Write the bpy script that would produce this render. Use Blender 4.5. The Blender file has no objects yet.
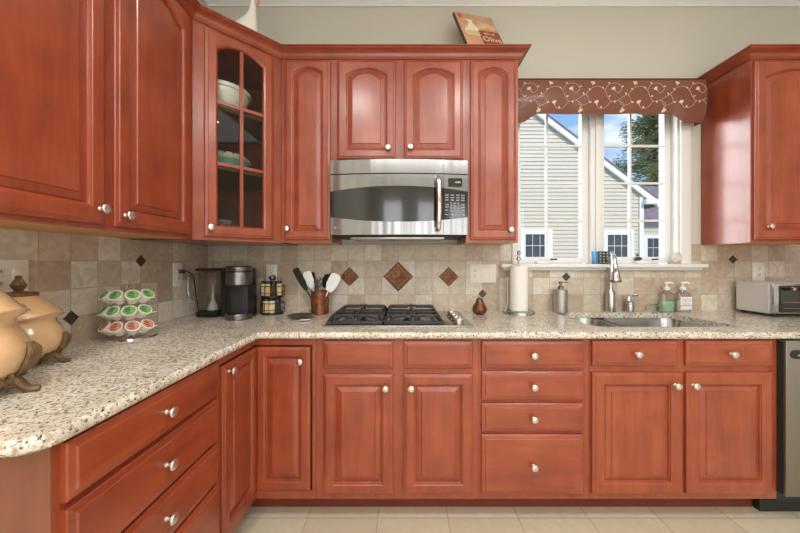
import bpy, bmesh, math, random
from mathutils import Vector, Matrix
random.seed(7)
PI = math.pi
sc = bpy.context.scene
F, CX, CY, CZ = 320.0, 404.5, 261.0, 1.225        # pinhole focal length (px), principal point, camera height

# ---------------------------------------------------------------- camera
cam_d = bpy.data.cameras.new('camera'); cam = bpy.data.objects.new('camera', cam_d)
sc.collection.objects.link(cam)
cam.location = (0, 0, CZ); cam.rotation_euler = (PI/2, 0, 0)
cam_d.sensor_width = 36; cam_d.lens = F/800*36
cam_d.shift_x = -4.5/800; cam_d.shift_y = -5.5/800
cam_d.clip_start = 0.02; cam_d.clip_end = 300
sc.camera = cam

# ---------------------------------------------------------------- world, sun, area lights, exposure
w = bpy.data.worlds.new('world'); sc.world = w; w.use_nodes = True
nt = w.node_tree; nt.nodes.clear()
N = nt.nodes.new; L = nt.links.new
out = N('ShaderNodeOutputWorld'); bg = N('ShaderNodeBackground'); L(bg.outputs[0], out.inputs[0])
tc = N('ShaderNodeTexCoord'); sep = N('ShaderNodeSeparateXYZ'); L(tc.outputs['Generated'], sep.inputs[0])
rg = N('ShaderNodeValToRGB'); L(sep.outputs[2], rg.inputs[0])
rg.color_ramp.elements[0].position = 0.0; rg.color_ramp.elements[0].color = (0.50, 0.72, 0.95, 1)
rg.color_ramp.elements[1].position = 0.62; rg.color_ramp.elements[1].color = (0.10, 0.30, 0.75, 1)
mp = N('ShaderNodeMapping'); mp.inputs['Scale'].default_value = (3, 3, 8); L(tc.outputs['Generated'], mp.inputs[0])
nz = N('ShaderNodeTexNoise'); nz.inputs['Scale'].default_value = 1.6; nz.inputs['Detail'].default_value = 6; L(mp.outputs[0], nz.inputs['Vector'])
rc = N('ShaderNodeValToRGB'); L(nz.outputs[0], rc.inputs[0]); rc.color_ramp.elements[0].position = .50; rc.color_ramp.elements[1].position = .68
mx = N('ShaderNodeMixRGB'); L(rc.outputs[0], mx.inputs[0]); L(rg.outputs[0], mx.inputs[1]); mx.inputs[2].default_value = (.92, .95, 1, 1)
# unseen glow added low in the sky, for window glare on the right cabinet
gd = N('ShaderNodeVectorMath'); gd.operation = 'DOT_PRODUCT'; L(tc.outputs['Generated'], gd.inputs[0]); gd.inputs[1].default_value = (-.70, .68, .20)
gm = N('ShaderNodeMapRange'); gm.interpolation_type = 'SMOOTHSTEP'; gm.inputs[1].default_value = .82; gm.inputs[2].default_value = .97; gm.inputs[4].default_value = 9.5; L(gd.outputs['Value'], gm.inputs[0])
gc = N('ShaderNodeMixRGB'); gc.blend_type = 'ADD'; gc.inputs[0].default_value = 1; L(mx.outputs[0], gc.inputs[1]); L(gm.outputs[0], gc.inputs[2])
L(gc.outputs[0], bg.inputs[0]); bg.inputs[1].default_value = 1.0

def light(name, kind, loc, rot, energy, color=(1, 1, 1), **kw):
    d = bpy.data.lights.new(name, kind); d.energy = energy; d.color = color
    for k, v in kw.items(): setattr(d, k, v)
    o = bpy.data.objects.new(name, d); sc.collection.objects.link(o); o.location = loc; o.rotation_euler = rot
    return o
light('sun', 'SUN', (0, -5, 12), (math.radians(52), 0, math.radians(20)), 2.5, (1, .93, .86), angle=.02)
for x_ in (-.35, 1.0, 2.35): light('rear_fill', 'AREA', (x_, -2.9, 1.45), (PI/2, 0, 0), 15, (.90, .95, 1), shape='RECTANGLE', size=.7, size_y=1.9)  # added fill strips behind the camera
light('ceiling_bounce', 'AREA', (0.6, -0.9, 2.93), (0, 0, 0), 30, (.95, .97, 1), shape='RECTANGLE', size=3.0, size_y=2.6)
CAN_ENERGY = 8.5
sc.view_settings.view_transform = 'Standard'; sc.view_settings.look = 'None'
sc.view_settings.exposure = 0.27; sc.view_settings.gamma = 1; sc.view_settings.use_curve_mapping = False

# ---------------------------------------------------------------- helpers
COL = sc.collection
def at(px, py, Y): return Vector(((px-CX)*Y/F, Y, CZ+(CY-py)*Y/F))
def PX(px, Y): return (px-CX)*Y/F
def PZ(py, Y): return CZ+(CY-py)*Y/F

def thing(name, label, cat, loc=(0, 0, 0), rz=0, group=None):
    o = bpy.data.objects.new(name, None); COL.objects.link(o)
    o.empty_display_size = .05
    o.location = loc; o.rotation_euler = (0, 0, rz); o['label'] = label; o['category'] = cat
    if group: o['group'] = group
    return o
def tag(o, label, cat, group=None, kind=None):
    o['label'] = label; o['category'] = cat
    if group: o['group'] = group
    if kind: o['kind'] = kind
    return o
def obj(name, bm, mats, parent=None, smooth=30, label=None, loc=None, mat_only=None):
    me = bpy.data.meshes.new(name)
    bmesh.ops.recalc_face_normals(bm, faces=bm.faces)
    bm.to_mesh(me); bm.free()
    if not isinstance(mats, (list, tuple)): mats = [mats]
    for m in mats: me.materials.append(m)
    if smooth:
        me.shade_smooth(); me.set_sharp_from_angle(angle=math.radians(smooth))
    o = bpy.data.objects.new(name, me); COL.objects.link(o)
    if parent: o.parent = parent
    if label: o['label'] = label
    if loc: o.location = loc
    return o
def struct(name, bm, mats, parent=None, **k):
    o = obj(name, bm, mats, parent, **k)
    if not parent: o['kind'] = 'structure'
    return o
def nb(): return bmesh.new()
def box(bm, x0, x1, y0, y1, z0, z1, bev=0, mi=0, M=None):
    r = bmesh.ops.create_cube(bm, size=1)
    vs = r['verts']
    for v in vs:
        v.co = Vector(((x0+x1)/2+v.co.x*(x1-x0), (y0+y1)/2+v.co.y*(y1-y0), (z0+z1)/2+v.co.z*(z1-z0)))
    fs = set(f for v in vs for f in v.link_faces)
    if bev:
        es = list(set(e for v in vs for e in v.link_edges))
        g = bmesh.ops.bevel(bm, geom=es, offset=bev, segments=2, affect='EDGES', profile=.5)
        vs = list(set(v for f in g['faces'] for v in f.verts) | set(v for v in vs if v.is_valid))
        fs = set(f for v in vs for f in v.link_faces)
    for f in fs: f.material_index = mi
    if M is not None:
        for v in vs: v.co = M @ v.co
    return vs
def lathe(bm, prof, n=32, M=None, mi=0, cap=True, sx=1, sy=1):
    M = M or Matrix()
    rings = []
    for r, z in prof:
        if r < 1e-5: rings.append([bm.verts.new(M @ Vector((0, 0, z)))])
        else: rings.append([bm.verts.new(M @ Vector((r*sx*math.cos(2*PI*i/n), r*sy*math.sin(2*PI*i/n), z))) for i in range(n)])
    fs = []
    for a, b in zip(rings, rings[1:]):
        for i in range(n):
            j = (i+1) % n
            if len(a) == 1 and len(b) == 1: continue
            if len(a) == 1: fs.append(bm.faces.new((a[0], b[i], b[j])))
            elif len(b) == 1: fs.append(bm.faces.new((a[i], a[j], b[0])))
            else: fs.append(bm.faces.new((a[i], a[j], b[j], b[i])))
    if cap:
        if len(rings[0]) > 1: fs.append(bm.faces.new(rings[0][::-1]))
        if len(rings[-1]) > 1: fs.append(bm.faces.new(rings[-1]))
    for f in fs: f.material_index = mi
def T(x, y, z): return Matrix.Translation((x, y, z))
def R(a, ax): return Matrix.Rotation(a, 4, ax)
def tube(bm, pts, r, n=8, mi=0, cap=True):
    pts = [Vector(p) for p in pts]
    rs = r if isinstance(r, (list, tuple)) else [r]*len(pts)
    t0 = (pts[1]-pts[0]).normalized()
    up = Vector((0, 0, 1)) if abs(t0.z) < .9 else Vector((1, 0, 0))
    nrm = t0.cross(up).normalized(); rings = []
    for i, p in enumerate(pts):
        a = pts[max(i-1, 0)]; b = pts[min(i+1, len(pts)-1)]
        t = (b-a).normalized()
        nrm = (nrm-t*nrm.dot(t)).normalized(); bn = t.cross(nrm)
        rings.append([bm.verts.new(p+(nrm*math.cos(2*PI*k/n)+bn*math.sin(2*PI*k/n))*rs[i]) for k in range(n)])
    fs = []
    for a, b in zip(rings, rings[1:]):
        for i in range(n): fs.append(bm.faces.new((a[i], a[(i+1) % n], b[(i+1) % n], b[i])))
    if cap: fs.append(bm.faces.new(rings[0][::-1])); fs.append(bm.faces.new(rings[-1]))
    for f in fs: f.material_index = mi
def prism(bm, poly, z0, z1, M=None, mi=0):
    M = M or Matrix()
    a = [bm.verts.new(M @ Vector((x, y, z0))) for x, y in poly]; b = [bm.verts.new(M @ Vector((x, y, z1))) for x, y in poly]
    n = len(poly)
    fs = [bm.faces.new(a[::-1]), bm.faces.new(b)]
    for i in range(n): fs.append(bm.faces.new((a[i], a[(i+1) % n], b[(i+1) % n], b[i])))
    for f in fs: f.material_index = mi
def smoothpath(pts, k=6):
    pts = [Vector(p) for p in pts]; o = []
    for i in range(len(pts)-1):
        p0 = pts[max(i-1, 0)]; p1 = pts[i]; p2 = pts[i+1]; p3 = pts[min(i+2, len(pts)-1)]
        for j in range(k):
            t = j/k
            o.append(.5*((2*p1)+(p2-p0)*t+(2*p0-5*p1+4*p2-p3)*t*t+(3*p1-p0-3*p2+p3)*t**3))
    o.append(pts[-1]); return o
def textobj(name, s, size, mat, parent, M, extrude=.0004):
    c = bpy.data.curves.new('txt', 'FONT'); c.body = s; c.size = size; c.extrude = extrude; c.align_x = 'CENTER'; c.align_y = 'CENTER'
    t = bpy.data.objects.new('txt', c); COL.objects.link(t)
    me = bpy.data.meshes.new_from_object(t.evaluated_get(bpy.context.evaluated_depsgraph_get()))
    bpy.data.objects.remove(t); bpy.data.curves.remove(c)
    me.transform(M); me.materials.clear(); me.materials.append(mat)
    o = bpy.data.objects.new(name, me); COL.objects.link(o); o.parent = parent
    return o
def add_text(bm, s, size, M, mi=0, extrude=.0004):
    c = bpy.data.curves.new('txt', 'FONT'); c.body = s; c.size = size; c.extrude = extrude; c.align_x = 'CENTER'; c.align_y = 'CENTER'
    t = bpy.data.objects.new('txt', c); COL.objects.link(t)
    me = bpy.data.meshes.new_from_object(t.evaluated_get(bpy.context.evaluated_depsgraph_get()))
    bpy.data.objects.remove(t); bpy.data.curves.remove(c)
    me.transform(M); n0 = len(bm.faces); bm.from_mesh(me); bpy.data.meshes.remove(me)
    bm.faces.ensure_lookup_table()
    for f in bm.faces[n0:]: f.material_index = mi
FRONT = R(PI/2, 'X')       # text facing -Y

# ---------------------------------------------------------------- materials
def srgb(r, g, b): return tuple(((c/255)/12.92 if c/255 <= .04045 else ((c/255+.055)/1.055)**2.4) for c in (r, g, b))+(1,)
def mat(name, col, rough=.5, metal=0, coat=0, bump=0, bscale=40, var=0, vscale=8, **kw):
    m = bpy.data.materials.new(name); m.use_nodes = True
    t = m.node_tree; p = t.nodes['Principled BSDF']
    p.inputs['Base Color'].default_value = col; p.inputs['Roughness'].default_value = rough; p.inputs['Metallic'].default_value = metal
    p.inputs['Coat Weight'].default_value = coat; p.inputs['Coat Roughness'].default_value = .15
    for k, v in kw.items(): p.inputs[k].default_value = v
    c = t.nodes.new('ShaderNodeTexCoord')
    if var:
        n = t.nodes.new('ShaderNodeTexNoise'); n.inputs['Scale'].default_value = vscale; n.inputs['Detail'].default_value = 5
        t.links.new(c.outputs['Object'], n.inputs['Vector'])
        r = t.nodes.new('ShaderNodeValToRGB'); t.links.new(n.outputs[0], r.inputs[0])
        r.color_ramp.elements[0].position = .3; r.color_ramp.elements[1].position = .7
        r.color_ramp.elements[0].color = tuple(x*(1-var) for x in col[:3])+(1,); r.color_ramp.elements[1].color = tuple(min(1, x*(1+var)) for x in col[:3])+(1,)
        t.links.new(r.outputs[0], p.inputs['Base Color'])
    if bump:
        n = t.nodes.new('ShaderNodeTexNoise'); n.inputs['Scale'].default_value = bscale; n.inputs['Detail'].default_value = 4
        t.links.new(c.outputs['Object'], n.inputs['Vector'])
        b = t.nodes.new('ShaderNodeBump'); b.inputs['Strength'].default_value = bump; b.inputs['Distance'].default_value = .002
        t.links.new(n.outputs[0], b.inputs['Height']); t.links.new(b.outputs[0], p.inputs['Normal'])
    return m
def wood(name, scale, dark, mid, light_, rough=.42, coat=.8):
    m = bpy.data.materials.new(name); m.use_nodes = True
    t = m.node_tree; p = t.nodes['Principled BSDF']; n_ = t.nodes.new; l = t.links.new
    c = n_('ShaderNodeTexCoord'); oi = n_('ShaderNodeObjectInfo')
    ad = n_('ShaderNodeVectorMath'); ad.operation = 'ADD'
    sc_ = n_('ShaderNodeMath'); sc_.operation = 'MULTIPLY'; sc_.inputs[1].default_value = 13.7; l(oi.outputs['Random'], sc_.inputs[0])
    l(c.outputs['Object'], ad.inputs[0]); l(sc_.outputs[0], ad.inputs[1])
    mp = n_('ShaderNodeMapping'); mp.inputs['Scale'].default_value = scale; l(ad.outputs[0], mp.inputs[0])
    a = n_('ShaderNodeTexNoise'); a.inputs['Scale'].default_value = 6; a.inputs['Detail'].default_value = 7; a.inputs['Roughness'].default_value = .6; a.inputs['Distortion'].default_value = .5; l(mp.outputs[0], a.inputs['Vector'])
    b = n_('ShaderNodeTexNoise'); b.inputs['Scale'].default_value = 9; b.inputs['Detail'].default_value = 5; l(ad.outputs[0], b.inputs['Vector'])
    s = n_('ShaderNodeMath'); s.operation = 'MULTIPLY_ADD'; s.inputs[1].default_value = .45; l(b.outputs[0], s.inputs[0])
    h = n_('ShaderNodeMath'); h.operation = 'MULTIPLY'; h.inputs[1].default_value = .55; l(a.outputs[0], h.inputs[0]); l(h.outputs[0], s.inputs[2])
    r = n_('ShaderNodeValToRGB'); e = r.color_ramp.elements; e[0].position = .28; e[0].color = dark; e[1].position = .74; e[1].color = light_
    x = e.new(.5); x.color = mid
    l(s.outputs[0], r.inputs[0]); l(r.outputs[0], p.inputs['Base Color'])
    p.inputs['Roughness'].default_value = rough; p.inputs['Coat Weight'].default_value = coat; p.inputs['Coat Roughness'].default_value = .22
    bp = n_('ShaderNodeBump'); bp.inputs['Strength'].default_value = .06; bp.inputs['Distance'].default_value = .002; l(a.outputs[0], bp.inputs['Height']); l(bp.outputs[0], p.inputs['Normal'])
    return m
WD, WM, WL = srgb(118, 44, 22), srgb(150, 64, 34), srgb(172, 84, 50)
M_wood = wood('cherry_wood', (3.5, 3.5, .45), WD, WM, WL)
M_woodh = wood('cherry_wood_cross', (.45, 3.5, 3.5), WD, WM, WL)
M_veneer = wood('veneer_end', (3.5, 3.5, .45), srgb(120, 68, 46), srgb(138, 82, 58), srgb(150, 92, 66), .45, .2)
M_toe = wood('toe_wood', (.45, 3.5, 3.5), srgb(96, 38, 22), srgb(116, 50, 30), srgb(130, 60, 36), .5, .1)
M_maple = mat('maple_underside', srgb(206, 150, 96), .5, var=.08)
M_dark = mat('cabinet_inside', srgb(92, 62, 44), .6, var=.1)
M_wall = mat('wall_paint', srgb(205, 201, 188), .75, bump=.08, bscale=180)
M_white = mat('white_trim_paint', srgb(232, 232, 230), .4)
M_ceil = mat('ceiling_paint', srgb(236, 236, 234), .8)
M_steel = mat('brushed_steel', (.52, .52, .52, 1), .24, 1)
def streaks(m):
    t = m.node_tree; p = t.nodes['Principled BSDF']; c = t.nodes.new('ShaderNodeTexCoord'); mp = t.nodes.new('ShaderNodeMapping'); mp.inputs['Scale'].default_value = (6, 6, .25)
    n = t.nodes.new('ShaderNodeTexNoise'); n.inputs['Scale'].default_value = 1.3; n.inputs['Detail'].default_value = 2; b = t.nodes.new('ShaderNodeBump'); b.inputs['Strength'].default_value = 1; b.inputs['Distance'].default_value = .012
    t.links.new(c.outputs['Object'], mp.inputs[0]); t.links.new(mp.outputs[0], n.inputs['Vector']); t.links.new(n.outputs[0], b.inputs['Height']); t.links.new(b.outputs[0], p.inputs['Normal'])
    p.inputs['Anisotropic'].default_value = .5
M_mwsteel = mat('rolled_steel', (.33, .33, .33, 1), .20, 1); streaks(M_mwsteel)
M_nickel = mat('satin_nickel', (.78, .74, .70, 1), .30, 1)
M_chrome = mat('chrome', (.82, .82, .83, 1), .12, 1)
M_pewter = mat('pewter', (.25, .24, .22, 1), .35, 1)
M_black = mat('black_plastic', (.012, .012, .013, 1), .3)
M_blackm = mat('matte_black', (.02, .02, .02, 1), .6)
M_iron = mat('cast_iron', (.045, .045, .048, 1), .45, .4, bump=.3, bscale=200)
M_glassb = mat('black_glass', (.008, .008, .009, 1), .06, coat=1)
M_ivory = mat('ivory_plastic', srgb(236, 232, 220), .35)
M_whitep = mat('white_plastic', srgb(238, 238, 235), .35)
M_ceram = mat('cream_glaze', srgb(238, 234, 224), .15, coat=.6)
M_paper = mat('paper_towel', srgb(238, 235, 228), .9, bump=1, bscale=260)
M_grey = mat('grey_label', srgb(150, 150, 148), .5)

def glassmat(name, col=(1, 1, 1, 1), rough=0.0, mixf=.0, ior=1.45):
    m = bpy.data.materials.new(name); m.use_nodes = True
    t = m.node_tree; t.nodes.clear(); n_ = t.nodes.new; l = t.links.new
    o = n_('ShaderNodeOutputMaterial'); tr = n_('ShaderNodeBsdfTransparent'); tr.inputs[0].default_value = col
    g = n_('ShaderNodeBsdfGlossy'); g.inputs['Roughness'].default_value = rough
    f = n_('ShaderNodeFresnel'); f.inputs[0].default_value = ior
    ad = n_('ShaderNodeMath'); ad.operation = 'ADD'; ad.inputs[1].default_value = mixf; l(f.outputs[0], ad.inputs[0])
    ge = n_('ShaderNodeNewGeometry'); sb = n_('ShaderNodeMath'); sb.operation = 'SUBTRACT'; sb.inputs[0].default_value = 1; l(ge.outputs['Backfacing'], sb.inputs[1])
    ml = n_('ShaderNodeMath'); ml.operation = 'MULTIPLY'; l(ad.outputs[0], ml.inputs[0]); l(sb.outputs[0], ml.inputs[1])
    m_ = n_('ShaderNodeMixShader'); l(ml.outputs[0], m_.inputs[0]); l(tr.outputs[0], m_.inputs[1]); l(g.outputs[0], m_.inputs[2]); l(m_.outputs[0], o.inputs[0])
    return m
M_pane = glassmat('window_glass')
M_cabglass = glassmat('cabinet_glass', (.94, .95, .94, 1))
M_clear = glassmat('clear_plastic', (.84, .84, .82, 1), .10, .10, 1.4)
M_green = glassmat('green_soap', (.35, .85, .5, 1), .1, .02)

def emit(name, col, s):
    m = bpy.data.materials.new(name); m.use_nodes = True
    p = m.node_tree.nodes['Principled BSDF']; p.inputs['Base Color'].default_value = col
    p.inputs['Emission Color'].default_value = col; p.inputs['Emission Strength'].default_value = s
    return m
M_bulb = emit('lamp_diffuser', (1, .95, .88, 1), 4.5)
M_disp = emit('display_glow', (.75, .6, .35, 1), .5)

# tile material: per-tile random tone with thin grout
def tile_mat(name, axis, x0, z0, t, cols, grout, gw=.016, rough=.45, jitter=1.0):
    m = bpy.data.materials.new(name); m.use_nodes = True
    tr = m.node_tree; p = tr.nodes['Principled BSDF']; n_ = tr.nodes.new; l = tr.links.new
    g = n_('ShaderNodeNewGeometry'); s = n_('ShaderNodeSeparateXYZ'); l(g.outputs['Position'], s.inputs[0])
    def math_(op, a, b=None, c=None):
        k = n_('ShaderNodeMath'); k.operation = op
        for i, v in enumerate((a, b, c)):
            if v is None: continue
            if isinstance(v, (int, float)): k.inputs[i].default_value = v
            else: l(v, k.inputs[i])
        return k.outputs[0]
    u = math_('MULTIPLY', math_('SUBTRACT', s.outputs[axis[0]], x0), 1/t)
    v = math_('MULTIPLY', math_('SUBTRACT', s.outputs[axis[1]], z0), 1/t)
    fu, fv = math_('FLOOR', u), math_('FLOOR', v)
    cb = n_('ShaderNodeCombineXYZ'); l(fu, cb.inputs[0]); l(fv, cb.inputs[1])
    wn = n_('ShaderNodeTexWhiteNoise'); wn.noise_dimensions = '3D'; l(cb.outputs[0], wn.inputs['Vector'])
    ns = n_('ShaderNodeTexNoise'); ns.inputs['Scale'].default_value = 22; ns.inputs['Detail'].default_value = 8; ns.inputs['Distortion'].default_value = 1.2; l(g.outputs['Position'], ns.inputs['Vector'])
    mixv = math_('MULTIPLY_ADD', math_('SUBTRACT', ns.outputs[0], .5), 1.5, wn.outputs['Value'])
    r = n_('ShaderNodeValToRGB'); e = r.color_ramp.elements
    e[0].position = 0; e[0].color = cols[0]; e[1].position = 1; e[1].color = cols[-1]
    for i, c in enumerate(cols[1:-1]): x = e.new((i+1)/(len(cols)-1)); x.color = c
    l(mixv, r.inputs[0])
    du = math_('ABSOLUTE', math_('SUBTRACT', math_('SUBTRACT', u, fu), .5)); dv = math_('ABSOLUTE', math_('SUBTRACT', math_('SUBTRACT', v, fv), .5))
    mm = math_('MAXIMUM', du, dv); gr = math_('GREATER_THAN', mm, .5-gw)
    mx = n_('ShaderNodeMixRGB'); l(gr, mx.inputs[0]); l(r.outputs[0], mx.inputs[1]); mx.inputs[2].default_value = grout
    l(mx.outputs[0], p.inputs['Base Color']); p.inputs['Roughness'].default_value = rough
    h = math_('SUBTRACT', math_('MULTIPLY', ns.outputs[0], .25), math_('MULTIPLY', gr, .6))
    b = n_('ShaderNodeBump'); b.inputs['Strength'].default_value = .35; b.inputs['Distance'].default_value = .003; l(h, b.inputs['Height']); l(b.outputs[0], p.inputs['Normal'])
    return m
TC = [srgb(178, 158, 138), srgb(190, 173, 153), srgb(199, 185, 166), srgb(206, 195, 178), srgb(218, 210, 196)]
TG = srgb(172, 159, 142)
WX, WY = -1.293, 2.1
TB = .1099
M_tileb = tile_mat('travertine_back', (0, 2), PX(214.2, 2.1), CZ, TB, TC, TG)
M_tilel = tile_mat('travertine_left', (1, 2), WY, CZ, .1085, TC, TG)
M_floor = tile_mat('floor_tile', (0, 1), -.1275, 1.525, .335, [srgb(208, 196, 170), srgb(216, 205, 180), srgb(222, 212, 190)], srgb(184, 170, 144), .008, .35)

def granite():
    m = bpy.data.materials.new('granite'); m.use_nodes = True
    t = m.node_tree; p = t.nodes['Principled BSDF']; n_ = t.nodes.new; l = t.links.new
    g = n_('ShaderNodeTexCoord')
    def noise(s, d, lo, hi, dist=.4, off=0):
        mp = n_('ShaderNodeMapping'); mp.inputs['Location'].default_value = (off, off*.7, off*.3); l(g.outputs['Object'], mp.inputs[0])
        a = n_('ShaderNodeTexNoise'); a.inputs['Scale'].default_value = s; a.inputs['Detail'].default_value = d; a.inputs['Distortion'].default_value = dist; l(mp.outputs[0], a.inputs['Vector'])
        r = n_('ShaderNodeValToRGB'); r.color_ramp.elements[0].position = lo; r.color_ramp.elements[1].position = hi; l(a.outputs[0], r.inputs[0]); return r.outputs[0]
    def mix(f, a, b):
        x = n_('ShaderNodeMixRGB'); l(f, x.inputs[0])
        for i, v in ((1, a), (2, b)):
            if isinstance(v, tuple): x.inputs[i].default_value = v
            else: l(v, x.inputs[i])
        return x.outputs[0]
    c = mix(noise(14, 4, .4, .62), srgb(224, 219, 206), srgb(206, 198, 180))
    c = mix(noise(80, 4, .53, .60, off=3), c, srgb(178, 164, 144))
    c = mix(noise(130, 3, .585, .64, off=9), c, srgb(124, 102, 84))
    c = mix(noise(105, 3, .62, .66, off=17), c, srgb(60, 52, 48))
    c = mix(noise(70, 2, .62, .68, off=29), c, srgb(238, 234, 224))
    l(c, p.inputs['Base Color']); p.inputs['Roughness'].default_value = .22; p.inputs['Coat Weight'].default_value = .3; p.inputs['Coat Roughness'].default_value = .08
    return m
M_gran = granite()

# ---------------------------------------------------------------- room
CEIL = 2.99
XR, YB = 3.3, -3.0
OX0, OX1, OZ0, OZ1 = .748, 1.80, 1.205, 2.30      # window opening
bm = nb(); box(bm, WX-.15, XR+.15, YB-.15, WY+.2, -.1, 0); struct('floor', bm, M_floor)
bm = nb(); box(bm, WX-.15, XR+.15, YB-.15, WY+.2, CEIL, CEIL+.1); struct('ceiling', bm, M_ceil)
bm = nb(); box(bm, WX-.15, WX, YB, WY, 0, CEIL); struct('wall_left', bm, M_wall)
bm = nb(); box(bm, XR, XR+.15, YB, WY, 0, CEIL); struct('wall_right', bm, M_wall)
bm = nb(); box(bm, WX-.15, XR+.15, YB-.15, YB, 0, CEIL); struct('wall_front', bm, M_wall)
bm = nb()
box(bm, WX-.15, OX0, WY, WY+.15, 0, CEIL); box(bm, OX1, XR+.15, WY, WY+.15, 0, CEIL)
box(bm, OX0, OX1, WY, WY+.15, 0, OZ0-.02); box(bm, OX0, OX1, WY, WY+.15, OZ1, CEIL)
struct('wall_back', bm, M_wall)

# ceiling crown moulding
def mould(bm, path, prof, closed=False):
    """sweep (out, up) profile along an XY path; 'out' goes to the path's right-hand side (towards the room)"""
    rings = []
    n = len(path)
    for i, p in enumerate(path):
        p = Vector(p)
        d0 = (p-Vector(path[i-1])).normalized() if i > 0 else None
        d1 = (Vector(path[i+1])-p).normalized() if i < n-1 else None
        n0 = Vector((d0.y, -d0.x)) if d0 else None; n1 = Vector((d1.y, -d1.x)) if d1 else None
        if n0 and n1: b = (n0+n1).normalized(); k = 1/b.dot(n0); nn = b*k
        else: nn = n0 or n1
        rings.append([bm.verts.new((p.x+nn.x*o, p.y+nn.y*o, z)) for o, z in prof])
    m = len(prof)
    for a, b in zip(rings, rings[1:]):
        for i in range(m): bm.faces.new((a[i], a[(i+1) % m], b[(i+1) % m], b[i]))
    bm.faces.new(rings[0]); bm.faces.new(rings[-1][::-1])
C = CEIL
cm = [(0, C-.10), (.010, C-.10), (.012, C-.088), (.02, C-.08), (.045, C-.045), (.07, C-.018), (.078, C-.012), (.08, C), (0, C)]
bm = nb(); mould(bm, [(WX, YB), (WX, WY), (XR, WY), (XR, YB)], cm); struct('trim_1', bm, M_white)

# backsplash tile
TT = .008
def diamond(bm, c, r, d, axis, mi=0, steps=((1, 0), (1, .6), (.93, 1), (.80, 1), (.76, .7), (.0, .7))):
    prev = None
    for s, h in steps:
        if axis == 'y': vs = [Vector((c[0]+r*s*a, c[1]-d*h, c[2]+r*s*b)) for a, b in ((1, 0), (0, 1), (-1, 0), (0, -1))]
        else: vs = [Vector((c[0]+d*h, c[1]+r*s*a, c[2]+r*s*b)) for a, b in ((1, 0), (0, 1), (-1, 0), (0, -1))]
        if s == 0:
            k = bm.verts.new(sum(vs, Vector())/4)
            for i in range(4): bm.faces.new((prev[i], prev[(i+1) % 4], k))
            break
        cur = [bm.verts.new(v) for v in vs]
        if prev:
            for i in range(4): bm.faces.new((prev[i], prev[(i+1) % 4], cur[(i+1) % 4], cur[i]))
        else: bm.faces.new(cur)
        prev = cur
M_copper = mat('copper_relief', srgb(110, 70, 46), .45, .4, bump=1, bscale=90, var=.4, vscale=60)
M_bronze = mat('bronze_relief', srgb(82, 70, 58), .45, .4, bump=1, bscale=140, var=.5, vscale=140)
M_relief = mat('light_copper', srgb(158, 108, 72), .38, .5)  # lighter copper for the raised ornament
TILE_TOP = 1.337
bm = nb()
box(bm, WX+TT, OX0-.048, WY-TT, WY, .88, TILE_TOP); box(bm, OX1+.07, 2.60, WY-TT, WY, .88, TILE_TOP)
box(bm, OX0-.048, OX1+.07, WY-TT, WY, .88, 1.18)
tb = struct('trim_2', bm, M_tileb, smooth=0)
for px, py, r, big in ((349.5, 276.7, 9.6, 1), (398.3, 276.5, 14.9, 1), (448.7, 276.7, 9.8, 1), (482.5, 293.7, 4.2, 0), (566, 276.7, 4.2, 0), (732.7, 259.5, 4, 0)):
    bm = nb(); c = at(px, py, WY-TT); c.y = WY-TT+.001
    rr = r*WY/F; diamond(bm, c, rr, .007, 'y')
    o = obj('accent_tile', bm, M_copper if big else M_bronze, tb, smooth=0)
    if big:
        b2 = nb(); q = T(c.x, WY-TT-.0065, c.z) @ R(PI/2, 'X')
        for k_ in (.60, .50): tube(b2, smoothpath([q @ Vector((rr*k_*math.cos(t*PI/8)*(1+.12*math.cos(t*PI/2)), rr*k_*math.sin(t*PI/8)*(1+.12*math.cos(t*PI/2)), 0)) for t in range(17)], 2), rr*.018, 5)
        for a in range(4):
            M = q @ R(a*PI/2, 'Z')
            tube(b2, smoothpath([M @ Vector(v)*1 for v in ((.0, .0, 0), (rr*.22, rr*.08, 0), (rr*.42, rr*.0, 0), (rr*.22, -rr*.08, 0), (0, 0, 0))], 4), rr*.03, 5)
            M = q @ R(a*PI/2+PI/4, 'Z')
            tube(b2, smoothpath([M @ Vector(v) for v in ((rr*.1, rr*.22, 0), (rr*.3, rr*.14, 0), (rr*.42, rr*.0, 0), (rr*.3, -rr*.14, 0), (rr*.1, -rr*.22, 0))], 4), rr*.022, 5)
            lathe(b2, [(0, 0), (rr*.10, 0), (rr*.08, .002), (0, .003)], 8, q @ T(rr*.80*math.cos(a*PI/2), rr*.76*math.sin(a*PI/2), -.001))
        obj('relief', b2, M_relief, o)
bm = nb(); box(bm, WX, WX+TT, .42, WY, .88, TILE_TOP)
tl = struct('trim_3', bm, M_tilel, smooth=0)
for Y, z in ((WY-.1085*5, CZ), (WY-.1085*8, CZ-.219)):
    bm = nb(); diamond(bm, (WX+TT-.001, Y, z), .028, .007, 'x'); obj('accent_tile', bm, M_bronze, tl, smooth=0)

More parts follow.
